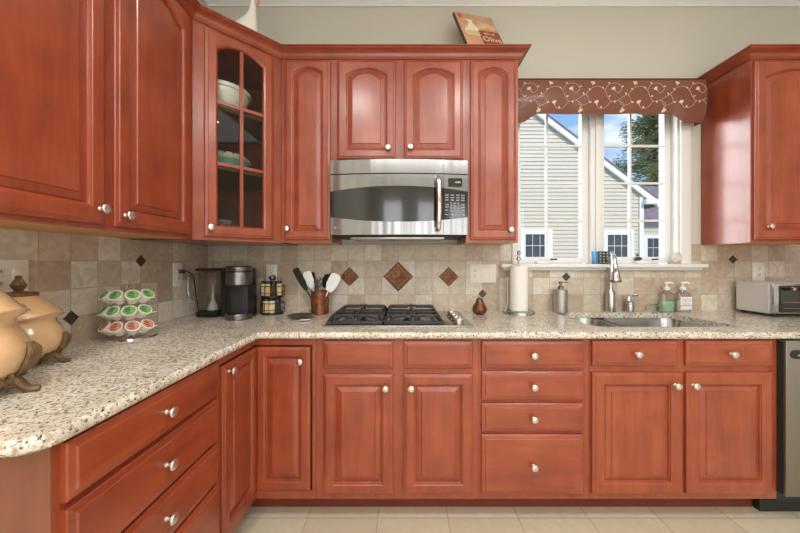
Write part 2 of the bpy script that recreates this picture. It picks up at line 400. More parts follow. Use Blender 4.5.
# ---------------------------------------------------------------- window
WP = 2.17
win = bpy.data.objects.new('window_1', None); COL.objects.link(win); win.location = (1.27, WY, OZ0); win['kind'] = 'structure'
def wobj(name, bm, m, parent=None, **k):
    bmesh.ops.translate(bm, verts=bm.verts, vec=-Vector(win.location)); return obj(name, bm, m, parent or win, **k)
bm = nb()   # casing on the wall
cw = .068
box(bm, OX1, OX1+cw, WY-.018, WY, OZ0, OZ1+cw, .004); box(bm, OX0-.046, OX0, WY-.018, WY, OZ0, OZ1+cw, .004)
box(bm, OX0, OX1, WY-.018, WY, OZ1, OZ1+cw, .004)
wobj('window_casing', bm, M_white)
bm = nb()   # jamb
box(bm, OX0, OX0+.012, WY, WY+.15, OZ0, OZ1); box(bm, OX1-.012, OX1, WY, WY+.15, OZ0, OZ1)
box(bm, OX0, OX1, WY, WY+.15, OZ1-.012, OZ1)
wobj('window_jamb', bm, M_white)
bm = nb(); box(bm, .62, 1.945, WY-.055, WY+.14, OZ0-.022, OZ0, .004); box(bm, .64, 1.93, WY-.03, WY-.009, OZ0-.04, OZ0-.022, .003)
wobj('window_sill', bm, M_white)
bm = nb(); box(bm, 1.235, 1.325, WY+.02, WY+.12, OZ0, OZ1-.012, .004); box(bm, 1.262, 1.30, WY+.008, WY+.02, OZ0, OZ1-.012, .003)
wobj('window_mullion', bm, M_white)
GZ0, GZ1 = 1.249, 2.26
for gx0, gx1, l_, r_ in ((.772, 1.190, .755, 1.235), (1.332, 1.746, 1.32, 1.7885)):
    bm = nb()
    box(bm, l_, gx0, WP-.02, WP+.02, OZ0+.006, OZ1-.014, .003); box(bm, gx1, r_, WP-.02, WP+.02, OZ0+.006, OZ1-.014, .003)
    box(bm, gx0, gx1, WP-.02, WP+.02, OZ0+.006, GZ0, .003); box(bm, gx0, gx1, WP-.02, WP+.02, GZ1, OZ1-.014, .003)
    s = wobj('window_sash', bm, M_white)
    bm = nb(); box(bm, gx0, gx1, WP-.003, WP+.003, GZ0, GZ1); wobj('window_pane', bm, M_pane, s, smooth=0).location = (0, 0, 0)
    bm = nb(); mxx = .962 if gx0 < 1 else 1.526; box(bm, mxx-.0065, mxx+.0065, WP-.009, WP+.009, GZ0, GZ1)
    for k in range(1, 4):
        z = GZ0+(GZ1-GZ0)*k/4-.004; box(bm, gx0, gx1, WP-.008, WP+.008, z-.0065, z+.0065)
    wobj('window_muntin', bm, M_white, s, smooth=0)
for cx_ in (PX(543, 2.12), PX(643, 2.12)):      # casement cranks lying folded on the sill
    bm = nb(); box(bm, cx_-.045, cx_+.045, WY+.01, WY+.05, OZ0, OZ0+.022, .008)
    tube(bm, smoothpath([(cx_-.02, WY+.02, OZ0+.02), (cx_+.01, WY+.0, OZ0+.036), (cx_+.04, WY-.004, OZ0+.028)]), .006)
    c = wobj('crank', bm, M_whitep)
    bm = nb(); tube(bm, [(cx_+.035, WY-.006, OZ0+.030), (cx_+.08, WY-.006, OZ0+.032)], .005); wobj('crank_knob', bm, M_blackm, c)

# ---------------------------------------------------------------- cabinets
RP = [(0, 0), (0, -.012), (.003, -.015), (.012, -.0175), (.0145, -.02)]
def door_bm(w, h, stile=.055, rise=0, rail=None, hollow=False):
    bm = nb(); n = 14
    def loop(d, y, rs):
        pts = [(d, d), (w-d, d)]
        for i in range(n+1):
            u = 1-2*i/n; x = w/2+u*(w/2-d); pts.append((x, h-d+(.008 if rs and d > .03 else 0)-rs*(u*u)))
        return [bm.verts.new((x, y, z)) for x, z in pts]
    s = stile
    if hollow: prof = RP+[(s-.010, -.02, 1), (s-.004, -.0165, 1), (s, -.011, 1), (s, 0, 1), (.0, 0, 0)]
    else: prof = RP+[(s-.011, -.02, 1), (s-.009, -.0185, 1), (s-.005, -.0172, 1), (s-.003, -.012, 1), (s-.0005, -.0105, 1), (s, -.006, 1), (s+.003, -.006, 1), (s+.006, -.0085, 1), (s+.027, -.0150, 1), (s+.029, -.0185, 1), (s+.031, -.019, 1)]
    prev = None; first = None
    for p in prof:
        cur = loop(p[0], p[1], rise if len(p) > 2 and p[2] else 0)
        if prev:
            for i in range(len(cur)): j = (i+1) % len(cur); bm.faces.new((prev[i], prev[j], cur[j], cur[i]))
        else: first = cur
        prev = cur
    if not hollow: bm.faces.new(prev); bm.faces.new(first[::-1])
    else: bmesh.ops.remove_doubles(bm, verts=bm.verts, dist=1e-6)
    return bm
def drawer_bm(w, h):
    bm = nb(); prev = None
    for d, y in ((0, 0), (0, -.012), (.003, -.0145), (.016, -.0168), (.018, -.0193), (.020, -.02)):
        cur = [bm.verts.new(v) for v in ((d, y, d), (w-d, y, d), (w-d, y, h-d), (d, y, h-d))]
        if prev:
            for i in range(4): bm.faces.new((prev[i], prev[(i+1) % 4], cur[(i+1) % 4], cur[i]))
        else: bm.faces.new(cur[::-1])
        prev = cur
    bm.faces.new(prev); return bm
def knob(parent, x, z, y=-.02):
    bm = nb(); M = T(x, y, z) @ R(PI/2, 'X')
    lathe(bm, [(.0075, 0), (.0075, .002), (.005, .005), (.0045, .012), (.006, .015), (.013, .0175), (.0155, .0205), (.0155, .0225), (.0135, .0255), (.008, .0275), (.0, .028)], 20, M)
    for k in range(5):
        tube(bm, [M @ Vector((-.011+.0055*k, -.009, .0265-abs(k-2)*.0012)), M @ Vector((-.011+.0055*k, .009, .0265-abs(k-2)*.0012))], .0009, 5)
    obj('knob', bm, M_nickel, parent)
def add_door(cab, x0, x1, z0, z1, rise=0, stile=.055, kn=None, y=0, name='door'):
    bm = door_bm(x1-x0, z1-z0, stile, rise)
    d = obj(name, bm, M_wood, cab, loc=(x0, y, z0), smooth=9)
    if kn: knob(d, kn[0]-x0, kn[1]-z0)
    return d
def add_drawer(cab, x0, x1, z0, z1, kn=True, kx=None):
    d = obj('drawer', drawer_bm(x1-x0, z1-z0), M_woodh, cab, loc=(x0, 0, z0), smooth=9)
    if kn: knob(d, (kx-x0) if kx else (x1-x0)/2, (z1-z0)/2)
    return d
CT, CTH = .899, .032          # worktop height and thickness
ZB0, ZB1 = .118, CT-CTH       # base cabinet body
BY = 1.49; BX = -.695         # base cabinet face planes
TOE = .105
def base_cab(label, x0, x1, hollow=False):
    c = thing('base_cabinet', label, 'cabinet', (x0, BY, 0)); w = x1-x0
    bm = nb(); a, b, d = .0005, w-.0005, WY-BY-.01
    if hollow: box(bm, a, b, 0, .02, ZB0, ZB1); box(bm, a, a+.016, .02, d, ZB0, ZB1); box(bm, b-.016, b, .02, d, ZB0, ZB1); box(bm, a+.016, b-.016, .02, d, ZB0, ZB0+.016); box(bm, a+.016, b-.016, d-.01, d, ZB0+.016, ZB1)
    else: box(bm, a, b, 0, d, ZB0, ZB1)
    obj('body', bm, M_wood, c, smooth=0)
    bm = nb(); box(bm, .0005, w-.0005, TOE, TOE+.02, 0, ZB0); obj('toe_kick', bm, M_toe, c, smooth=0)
    return c
DY = BY-.02
def bx(px): return PX(px, DY)
def bz(py): return PZ(py, DY)
X1, X2, X3, X4 = PX(316, BY), PX(478, BY), PX(588.5, BY), PX(776.5, BY)
ctop = base_cab('cherry base cabinet under the gas cooktop with two blank drawer fronts and two doors', X1, X2)
for a, b, k in ((323, 393, 385.5), (403.5, 473, 411)):
    add_drawer(ctop, bx(a)-X1, bx(b)-X1, bz(369), bz(341.3), kn=False)
    add_door(ctop, bx(a)-X1, bx(b)-X1, bz(495.3), bz(374.5), kn=(bx(k)-X1, bz(387.3)))
dst = base_cab('cherry base cabinet with a stack of four drawers, between cooktop and sink cabinets', X2, X3)
for a, b in ((341.3, 368.7), (372, 400.5), (404, 432), (435.5, 495.3)):
    add_drawer(dst, bx(482)-X2, bx(584.3)-X2, bz(b), bz(a))
snk = base_cab('cherry sink base cabinet with two knobbed drawer fronts above two doors', X3, X4, True)
for a, b, dx0, dx1, k in ((593.5, 679.5, 593, 683.5, 675), (687.5, 774.5, 687.5, 775, 693)):
    add_drawer(snk, bx(a)-X3, bx(b)-X3, bz(366.5), bz(341))
    add_door(snk, bx(dx0)-X3, bx(dx1)-X3, bz(495), bz(373), kn=(bx(k)-X3, bz(385)), stile=.06)

# corner cabinet with an inset bi-fold door pair
LY0 = 1.178                   # where the corner cabinet meets the drawer cabinet on the left run
cc = thing('corner_base_cabinet', 'cherry corner base cabinet whose two doors meet at a right angle', 'cabinet', (BX, BY, 0))
RC = .03
bm = nb()
poly = [(WX+.01-BX, LY0+.001-BY), (-RC, LY0+.001-BY), (-RC, RC), (X1-BX-.001, RC), (X1-BX-.001, WY-.01-BY), (WX+.01-BX, WY-.01-BY)]
prism(bm, poly, ZB0, ZB1)
xr = X1-BX-.001; yl = LY0+.001-BY
zt, zb = PZ(345, BY), PZ(490.5, BY)
for z0, z1 in ((zt, ZB1), (ZB0, zb)):
    box(bm, -RC, 0, yl, 0, z0, z1); box(bm, -RC, xr, 0, RC, z0, z1)
box(bm, -RC, 0, yl, PX(0, 0)+.0+(1.205-BY), zb, zt); box(bm, PX(312.5, BY)-BX, xr, 0, RC, zb, zt)
obj('body', bm, M_wood, cc, smooth=0)
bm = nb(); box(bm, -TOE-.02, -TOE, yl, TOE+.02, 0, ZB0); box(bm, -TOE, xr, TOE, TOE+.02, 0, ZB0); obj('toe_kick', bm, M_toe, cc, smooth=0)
xx1 = PX(310.5, BY)-BX
d = add_door(cc, .004, xx1, zb+.004, zt-.008, kn=(PX(301.5, BY)-BX, PZ(360, BY)), stile=.05, y=.008)
bm = door_bm(-.004-(1.21-BY), zt-zb-.012, .05)
d = obj('door', bm, M_wood, cc, smooth=18); d.rotation_euler = (0, 0, PI/2); d.location = (-.008, 1.21-BY, zb+.004)
knob(d, .035, .843-.05-zb)

# left run drawers
LE = .632
ld = thing('base_cabinet', 'cherry drawer cabinet at the near left end of the worktop', 'cabinet', (BX, LE, 0), PI/2)
wl = LY0-LE
bm = nb(); box(bm, 0, wl-.0005, 0, BX-WX-.01, ZB0, ZB1); obj('body', bm, M_wood, ld, smooth=0)
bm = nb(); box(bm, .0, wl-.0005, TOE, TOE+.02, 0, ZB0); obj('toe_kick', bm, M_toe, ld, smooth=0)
bm = nb(); box(bm, -.004, -.0003, .0, BX-WX-.011, 0, ZB1); obj('end_panel', bm, M_veneer, ld, smooth=0)
for a, b in ((.736, .858), (.572, .722), (.4236, .564), (.135, .413)):
    add_drawer(ld, .645-LE, 1.1705-LE, a, b)

# ---------------------------------------------------------------- worktop
NY, NX, NE = 1.46, -.665, .572
SX0, SX1, SY0, SY1 = .94, 1.68, 1.585, 2.02
WXE = 2.62
def arc(cx, cy, r, a0, a1, n=6): return [(cx+r*math.cos(a0+(a1-a0)*i/n), cy+r*math.sin(a0+(a1-a0)*i/n)) for i in range(n+1)]
bm = nb()
x0 = WX+TT+.0005; y1 = WY-TT-.0005
outer = [(x0, y1), (x0, NE)]+arc(NX-.06, NE+.06, .06, -PI/2, 0, 8)+arc(NX+.02, NY-.02, .02, PI, PI/2, 4)+[(WXE, NY), (WXE, y1)]
hole = arc(SX1-.07, SY1-.05, .05, PI/2, 0)[:]+arc(SX1-.07, SY0+.07, .07, 0, -PI/2)+arc(SX0+.07, SY0+.07, .07, -PI/2, -PI)+arc(SX0+.05, SY1-.05, .05, PI, PI/2)
hole = [(x if x < 1.65 or True else x, y) for x, y in hole]
vo = [bm.verts.new((x, y, CT)) for x, y in outer]; vh = [bm.verts.new((x, y, CT)) for x, y in hole]
eo = [bm.edges.new((vo[i], vo[(i+1) % len(vo)])) for i in range(len(vo))]; eh = [bm.edges.new((vh[i], vh[(i+1) % len(vh)])) for i in range(len(vh))]
bmesh.ops.triangle_fill(bm, edges=eo+eh, use_beauty=True)
r = bmesh.ops.extrude_face_region(bm, geom=bm.faces[:])
bmesh.ops.translate(bm, verts=[g for g in r['geom'] if isinstance(g, bmesh.types.BMVert)], vec=(0, 0, -CTH))
fr = set((round(x, 4), round(y, 4)) for x, y in outer[1:-1])
def isf(v): return (round(v.co.x, 4), round(v.co.y, 4)) in fr
es = [e for e in bm.edges if len(e.link_faces) == 2 and isf(e.verts[0]) and isf(e.verts[1]) and abs(e.verts[0].co.z-e.verts[1].co.z) < 1e-6
      and any(abs(f.normal.z) < .1 for f in e.link_faces) and any(abs(f.normal.z) > .9 for f in e.link_faces)]
bmesh.ops.bevel(bm, geom=es, offset=.0145, segments=5, affect='EDGES', profile=.5)
ct = obj('worktop', bm, M_gran, smooth=35)
tag(ct, 'speckled cream granite worktop in an L on the cherry base cabinets', 'worktop')

# ---------------------------------------------------------------- upper cabinets
UY = 1.795; UZ0, UZ1 = PZ(243.7, UY), 2.36
UX = WX+.303
DZ0, DZ1 = 1.344, 2.343
UD = UY-.02
def upper(label, x0, x1, z0=UZ0, y1=WY-.001):
    c = thing('wall_cabinet', label, 'cabinet', (x0, UY, z0)); w = x1-x0
    bm = nb(); rc_ = .0108; box(bm, .0004, w-.0004, 0, y1-UY, rc_, UZ1-z0); box(bm, .0004, w-.0004, 0, .02, .0065, rc_); box(bm, .0004, .014, .02, y1-UY, .0065, rc_); box(bm, w-.014, w-.0004, .02, y1-UY, .0065, rc_); obj('body', bm, M_wood, c, smooth=0)
    bm = nb(); box(bm, .0142, w-.0142, .0202, y1-UY-.001, .0068, .0106); obj('bottom_panel', bm, M_maple, c, smooth=0)
    return c
def ux(px): return PX(px, UD)
def uz(py): return PZ(py, UD)
yt = WY-TT-.001
A0, A1, A2, A3 = -.69, -.408, .345, .6366
c = upper('narrow cherry wall cabinet with one arched door, left of the microwave', A0, A1, y1=yt)
add_door(c, ux(284)-A0, ux(330)-A0, DZ0-UZ0, DZ1-UZ0, .034, .05, (ux(287.5)-A0, uz(229)-UZ0))
mz0 = 1.781
c = upper('short cherry wall cabinet with two arched doors above the microwave', A1, A2, mz0)
add_door(c, ux(336.7)-A1, ux(395.5)-A1, uz(158.5)-mz0, DZ1-mz0, .036, .056, (ux(388)-A1, uz(148.3)-mz0))
add_door(c, ux(404)-A1, ux(463)-A1, uz(158.5)-mz0, DZ1-mz0, .036, .056, (ux(410.2)-A1, uz(147.8)-mz0))
c = upper('narrow cherry wall cabinet with one arched door, between microwave and window', A2, A3, y1=yt)
add_door(c, ux(470.7)-A2, ux(516.5)-A2, DZ0-UZ0, DZ1-UZ0, .034, .052, (ux(510.5)-A2, uz(230)-UZ0))
# left wall pair
LU0 = .61; LU1 = 1.493
c = thing('wall_cabinet', 'large cherry wall cabinet with two arched doors on the left wall', 'cabinet', (UX, LU0, UZ0), PI/2)
bm = nb(); dd = UX-WX-TT-.001; box(bm, 0, LU1-LU0-.0005, 0, dd, .0108, UZ1-UZ0); box(bm, 0, LU1-LU0-.0005, 0, .02, .0065, .0108); box(bm, 0, .014, .02, dd, .0065, .0108); obj('body', bm, M_wood, c, smooth=0)
bm = nb(); box(bm, .0142, LU1-LU0-.001, .0202, dd-.0002, .0068, .0106); obj('bottom_panel', bm, M_maple, c, smooth=0)
add_door(c, .655-LU0, 1.046-LU0, DZ0-UZ0, DZ1-UZ0, .05, .06, (1.02-LU0, DZ0+.048-UZ0))
add_door(c, 1.078-LU0, 1.465-LU0, DZ0-UZ0, DZ1-UZ0, .05, .06, (1.112-LU0, DZ0+.04-UZ0))
# diagonal glass cabinet (hollow)
c = thing('corner_wall_cabinet', 'diagonal cherry corner wall cabinet with a six-light glass door', 'cabinet', (UX, LU1, UZ0), PI/4)
Mi = (T(UX, LU1, UZ0) @ R(PI/4, 'Z')).inverted()
def P2(x, y): v = Mi @ Vector((x, y, UZ0)); return (v.x, v.y)
DL = (A0-UX)*math.sqrt(2)
H = UZ1-UZ0
xa, ya = WX+TT+.001, WY-TT-.001
pent = [P2(UX, LU1+.0005), P2(A0-.0005, UY), P2(A0-.0005, ya), P2(xa, ya), P2(xa, LU1+.0005)]
th = .014
def panel(bm, p, q, z0, z1, t=th):
    p, q = Vector(p), Vector(q); d = (q-p).normalized(); n_ = Vector((-d.y, d.x))*t
    prism(bm, [tuple(p), tuple(q), tuple(q+n_), tuple(p+n_)], z0, z1)
bm = nb()
for i in range(1, 5): panel(bm, pent[i], pent[(i+1) % 5], .004, H)
prism(bm, pent, .004, .02); prism(bm, pent, H-.018, H)
DX0, DX1 = .047, .375
for u0, u1 in ((0.0, DX0+.035), (DX1-.035, DL)): box(bm, u0+.0005, u1-.0005, .0, .018, .02, H-.018)
box(bm, DX0+.035, DX1-.035, 0, .018, .02, DZ0+.04-UZ0); box(bm, DX0+.035, DX1-.035, 0, .018, DZ1-.05-UZ0, H-.018)
obj('body', bm, M_wood, c, smooth=0)
shelf_in = [P2(UX+.0, LU1+.03), P2(A0-.03, UY), P2(A0-.018, ya-.016), P2(xa+.016, ya-.016), P2(xa+.016, LU1+.018)]
SH = [1.70, 2.0]
for z in SH:
    bm = nb(); prism(bm, [(x, max(y, .022)) for x, y in shelf_in], z-.018-UZ0, z-UZ0); obj('shelf', bm, M_dark, c, smooth=0)
dw, dh = DX1-DX0, DZ1-DZ0
st = .056
d = obj('door', door_bm(dw, dh, st, .042, hollow=True), M_wood, c, loc=(DX0, 0, DZ0-UZ0), smooth=18)
bm = nb(); box(bm, dw/2-.008, dw/2+.008, -.016, -.002, st-.002, dh-st+.002)
for z in (1.70, 2.0): box(bm, st-.002, dw-st+.002, -.0155, -.0025, z-.008-DZ0, z+.008-DZ0)
obj('muntin', bm, M_wood, d, smooth=0)
bm = nb(); box(bm, st-.004, dw-st+.004, -.005, -.003, st-.004, dh-st-.002); obj('door_glass', bm, M_cabglass, d, smooth=0)
knob(d, .022, .042)

# crown moulding on the cabinets
def crown(z0=2.355, z1=2.405, p=.055):
    h = z1-z0
    return [(0, z0), (.006, z0), (.010, z0+.006), (.014, z0+.009), (.020, z0+h*.45), (.034, z0+h*.68), (.046, z0+h*.78), (.048, z0+h*.84), (p, z0+h*.88), (p, z1), (0, z1)]
bm = nb(); mould(bm, [(UX, LU0), (UX, LU1), (A0, UY), (A3, UY), (A3, WY-.001)], crown())
tag(obj('cabinet_crown', bm, M_woodh, smooth=25), 'long cherry crown moulding running over the left and centre wall cabinets', 'crown moulding')

RX0, RX1 = 1.94, 2.44
c = upper('cherry wall cabinet with one broad arched door, right of the window', RX0, RX1, y1=yt)
add_door(c, .012, RX1-RX0-.014, DZ0-UZ0, DZ1-UZ0, .045, .062, (PX(768.5, UD)-RX0, uz(226.5)-UZ0))
bm = nb(); mould(bm, [(RX0, WY-.001), (RX0, UY), (RX1, UY)], crown()); bmesh.ops.translate(bm, verts=bm.verts, vec=(-RX0, -UY, -UZ0)); obj('crown', bm, M_woodh, c, smooth=25)

# tall pantry at the right end (only a sliver of its side shows)
c = thing('pantry_cabinet', 'tall dark cherry cabinet side at the right end of the worktop', 'cabinet', (2.622, 1.46, 0))
bm = nb(); box(bm, 0, .6, 0, WY-1.46-.001, .1, 2.36); obj('body', bm, M_wood, c, smooth=0)
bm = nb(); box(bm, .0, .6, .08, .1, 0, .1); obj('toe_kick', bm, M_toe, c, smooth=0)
add_door(c, .02, .58, .14, 1.25, 0, .06, (.06, 1.15)); add_door(c, .02, .58, 1.29, 2.33, .04, .06, (.06, 1.4))

# ---------------------------------------------------------------- dishwasher
DWX = 1.7335
c = thing('dishwasher', 'stainless steel dishwasher beside the sink cabinet at the right edge', 'dishwasher', (DWX, 1.455, 0))
bm = nb(); box(bm, .01, .585, .05, .6, .10, .862); obj('body', bm, M_blackm, c, smooth=0)
bm = nb(); box(bm, .002, .59, 0, .045, .15, .862, .004)
obj('door', bm, mat('dishwasher_steel', (.30, .28, .26, 1), .34, 1), c)
bm = nb(); box(bm, -.0008, .0018, .008, .048, .155, .855); obj('door_edge', bm, M_blackm, c, smooth=0)
bm = nb(); prism(bm, [(.02+.02*math.cos(a), .0 if 0 else .02*math.sin(a)) for a in [PI/2+PI*i/8 for i in range(9)]]+[(.5, -.02), (.5, .02)], -.002, .002, T(.02, -.001, .80) @ R(PI/2, 'X')); obj('handle_pocket', bm, M_black, c)
bm = nb(); tube(bm, [(.05, -.003, .796), (.47, -.003, .796)], .005); obj('latch', bm, M_grey, c)
bm = nb(); box(bm, .004, .585, .11, .14, 0, .10); obj('kick_plate', bm, M_blackm, c, smooth=0)

# ---------------------------------------------------------------- sink
c = thing('sink', 'stainless steel double bowl sink set under the granite beneath the window', 'sink', (0, 0, 0))
c.location = ((SX0+SX1)/2, (SY0+SY1)/2, CT-CTH)
def bowl(x0, x1, y0, y1, d, r=.07):
    bm = nb(); prev = None
    for ins, z in ((-.0, 0), (.0, -.003), (.004, -.02), (.01, -d+.05), (.02, -d+.02), (.045, -d+.003), (.09, -d)):
        a0, a1, b0, b1 = x0+ins, x1-ins, y0+ins, y1-ins; rr = r+.01
        pts = arc(a1-rr, b1-rr, rr, PI/2, 0)+arc(a1-rr, b0+rr, rr, 0, -PI/2)+arc(a0+rr, b0+rr, rr, -PI/2, -PI)+arc(a0+rr, b1-rr, rr, PI, PI/2)
        cur = [bm.verts.new((x-c.location.x, y-c.location.y, z)) for x, y in pts]
        if prev:
            for i in range(len(cur)): j = (i+1) % len(cur); bm.faces.new((prev[i], prev[j], cur[j], cur[i]))
        prev = cur
    bm.faces.new(prev); return bm
o = obj('left_bowl', bowl(SX0-.004, 1.19, SY0-.004, SY1+.004, .17), M_steel, c, 50); o.name = 'bowl'
o2 = obj('bowl', bowl(1.215, SX1+.004, SY0-.004, SY1+.004, .19), M_steel, c, 50)
for b, x in ((o, 1.07), (o2, 1.44)):
    bm = nb(); lathe(bm, [(.0, .0), (.02, .001), (.043, .002), (.045, .004), (.045, 0)], 24, T(x-c.location.x, 0, -.17 if b is o else -.19)); obj('drain', bm, M_chrome, b)
bm = nb(); box(bm, 1.187-c.location.x, 1.218-c.location.x, SY0-c.location.y+.01, SY1-c.location.y-.01, -.02, -.004, .004)
obj('divider', bm, M_steel, c)

# ---------------------------------------------------------------- faucet
FX, FY = PX(610.5, 2.055), 2.056
c = thing('faucet', 'tall pull-down kitchen faucet in brushed nickel behind the sink', 'faucet', (FX, FY, CT))
bm = nb(); lathe(bm, [(.031, 0), (.032, .004), (.028, .008), (.028, .118), (.026, .126), (.016, .143), (.0145, .15)], 28); obj('base', bm, M_steel, c)
bm = nb(); neck = smoothpath([(0, 0, .14), (0, 0, .25), (-.001, -.002, .315), (-.012, -.025, .358), (-.028, -.058, .374), (-.044, -.09, .362)], 8)
tube(bm, neck, .0135, 16); obj('spout', bm, M_steel, c)
bm = nb(); tube(bm, smoothpath([(-.043, -.088, .364), (-.056, -.118, .345), (-.063, -.14, .28), (-.066, -.15, .21)], 6), [.0145]*6+[.016]*5+[.018, .020, .022, .0235, .025, .026, .027, .028][:8], 20)
h = obj('spray_head', bm, M_chrome, c)
bm = nb(); lathe(bm, [(.030, 0), (.031, -.006), (.029, -.013), (.02, -.014), (0, -.014)], 24, T(-.066, -.15, .213)); obj('spray_ring', bm, M_pewter, h)
bm = nb(); box(bm, -.079, -.067, -.166, -.158, .25, .285, .003); obj('button', bm, mat('blue_mark', srgb(70, 110, 160), .4), h)
c = thing('faucet_lever', 'short nickel lever post on the sink rim, right of the faucet', 'lever', (PX(629.5, 2.055), 2.056, CT))
bm = nb(); lathe(bm, [(.030, 0), (.031, .004), (.027, .008), (.025, .05), (.028, .055), (.027, .062), (.018, .070), (.014, .075), (0, .077)], 24); obj('base', bm, M_steel, c)
bm = nb(); lathe(bm, [(.0, .07), (.014, .072), (.013, .09), (.007, .10), (0, .102)], 16, T(-.006, 0, 0)); tube(bm, [(-.014, 0, .098), (-.02, -.002, .108)], .005)
tube(bm, smoothpath([(0, -.005, .085), (.014, -.02, .105), (.03, -.035, .112)]), [.008]*7+[.009]*5+[.010], 10); obj('lever', bm, M_chrome, c)

# ---------------------------------------------------------------- cooktop
KX0, KX1, KY0, KY1 = -.407, .343, 1.572, 2.03
c = thing('gas_cooktop', 'stainless gas cooktop with two black cast iron grates set in the worktop', 'cooktop', ((KX0+KX1)/2, KY0, CT))
kw, kd = KX1-KX0, KY1-KY0
M_cook = mat('cooktop_steel', (.45, .43, .40, 1), .25, 1)
bm = nb(); box(bm, -kw/2, kw/2, 0, kd, 0, .009, .004); obj('tray', bm, M_cook, c)
gx = [(-kw/2+.025, -.076), (-.072, kw/2-.155)]
for x0, x1 in gx:
    bm = nb(); z = .050; b = .0065
    def bar(p, q, bb=b, zz=z): box_dir(bm, Vector((p[0], p[1], zz)), Vector((q[0], q[1], zz)), bb)
    def box_dir(bm, p, q, hw):
        d = (q-p); Ln = d.length; d.normalize(); ang = math.atan2(d.y, d.x)
        tilt = math.asin(max(-1, min(1, d.z)))
        M = T(*p) @ R(ang, 'Z') @ R(-tilt, 'Y'); box(bm, 0, Ln, -hw, hw, -hw, hw, .002, M=M)
    y0, y1 = .03, kd-.03
    cx_ = (x0+x1)/2
    bar((x0, y0), (x1, y0), .008, .018); bar((x0, y1), (x1, y1), .008, .018); bar((x0, y0), (x0, y1), .008, .018); bar((x1, y0), (x1, y1), .008, .018)
    ins = .02
    bar((x0+ins, y0+ins), (x1-ins, y0+ins)); bar((x0+ins, y1-ins), (x1-ins, y1-ins)); bar((x0+ins, y0+ins), (x0+ins, y1-ins)); bar((x1-ins, y0+ins), (x1-ins, y1-ins))
    bar((x0+ins, (y0+y1)/2), (x1-ins, (y0+y1)/2))
    for px_ in (x0, cx_, x1):
        for py_ in (y0, y1):
            ix = px_+(ins if px_ == x0 else -ins if px_ == x1 else 0); iy = py_+(ins if py_ == y0 else -ins)
            box_dir(bm, Vector((px_, py_, .018)), Vector((ix, iy, z)), .007)
            box(bm, px_-.009, px_+.009, py_-.009, py_+.009, .009, .020)
    for by in (y0+.25*(y1-y0), y0+.75*(y1-y0)):
        for k in range(4):
            a = k*PI/2; L_ = (.5*(x1-x0)-ins) if k % 2 == 0 else .25*(y1-y0)
            p = (cx_+math.cos(a)*.022, by+math.sin(a)*.022); q = (cx_+math.cos(a)*L_, by+math.sin(a)*L_)
            bar(p, q, .0065, z+.004)
    # raised finger arches seen from the front
    for s in (-1, 1):
        tube(bm, smoothpath([(cx_+s*.015, y0+.006, .02), (cx_+s*.02, y0+.012, .042), (cx_+s*.055, y0+.014, .05), (cx_+s*.1, y0+.012, .042), (cx_+s*.108, y0+.006, .02)], 5), .008, 8)
    g = obj('grate', bm, M_iron, c)
    for by in (y0+.25*(y1-y0), y0+.75*(y1-y0)):
        bm = nb(); lathe(bm, [(.055, .009), (.05, .014), (.04, .016), (.04, .026), (.036, .030), (0, .031)], 24, T(cx_, by, 0)); obj('burner', bm, M_pewter, c)
for k, Y in enumerate((1.64, 1.72, 1.81, 1.90)):
    bm = nb(); M = T(.279-(KX0+KX1)/2, Y-KY0, .009)
    lathe(bm, [(.029, 0), (.029, .003), (.024, .005), (.027, .018), (.0255, .022), (0, .0235)], 24, M); box(bm, -.004, .004, -.021, .021, .024, .031, .0015, M=M)
    obj('knob', bm, M_nickel, c)
    # black gasket below each knob
    bm = nb(); lathe(bm, [(.030, .009), (.030, .011), (0, .0112)], 24, T(.279-(KX0+KX1)/2, Y-KY0, 0)); obj('knob_seal', bm, M_black, c)

# ---------------------------------------------------------------- microwave
MY = 1.735; mx0, mx1 = PX(330.3, MY), PX(468, MY)
c = thing('microwave', 'stainless over-the-range microwave above the gas cooktop', 'microwave', ((mx0+mx1)/2, MY, 1.36))
mw = (mx1-mx0)/2; mc = (mx0+mx1)/2; MZ = 1.36
def mz(py): return PZ(py, MY)-MZ
def bow(x, d=.028): return -d*(1-(x/mw)**2)
def strip(x0, x1, lo, hi, off=0, th=.03, n=24, mi=0, rows=1):
    bm = nb(); F_, B_ = [], []
    for i in range(n+1):
        x = x0+(x1-x0)*i/n; y = bow(x)+off
        F_.append((bm.verts.new((x, y, lo(x))), bm.verts.new((x, y, hi(x))))); B_.append((bm.verts.new((x, y+th, lo(x))), bm.verts.new((x, y+th, hi(x)))))
    for i in range(n):
        bm.faces.new((F_[i][0], F_[i+1][0], F_[i+1][1], F_[i][1])); bm.faces.new((B_[i][1], B_[i+1][1], B_[i+1][0], B_[i][0]))
        bm.faces.new((F_[i][1], F_[i+1][1], B_[i+1][1], B_[i][1])); bm.faces.new((F_[i+1][0], F_[i][0], B_[i][0], B_[i+1][0]))
    bm.faces.new((F_[0][0], F_[0][1], B_[0][1], B_[0][0])); bm.faces.new((F_[n][1], F_[n][0], B_[n][0], B_[n][1]))
    return bm
def K(v): return lambda x: v
gt = lambda x: mz(191.8)+(mz(186.8)-mz(191.8))*(1-(x/mw)**2)*1.0
gb = lambda x: mz(217.2)+(mz(222.3)-mz(217.2))*(1-(x/mw)**2)
bm = nb(); box(bm, -mw+.002, mw-.002, .032, WY-MY-TT-.001, .004, 1.774-MZ, .003); obj('body', bm, M_blackm, c)
obj('vent_panel', strip(-mw, mw, K(mz(174.2)), K(1.769-MZ)), M_mwsteel, c, 20)
dv = PX(442.8, MY)-mc
dr = obj('door', strip(-mw, dv-.001, K(mz(234.8)), gb), M_mwsteel, c, 20)
obj('door_top', strip(-mw, dv-.001, gt, K(mz(175.2))), M_mwsteel, dr, 20)
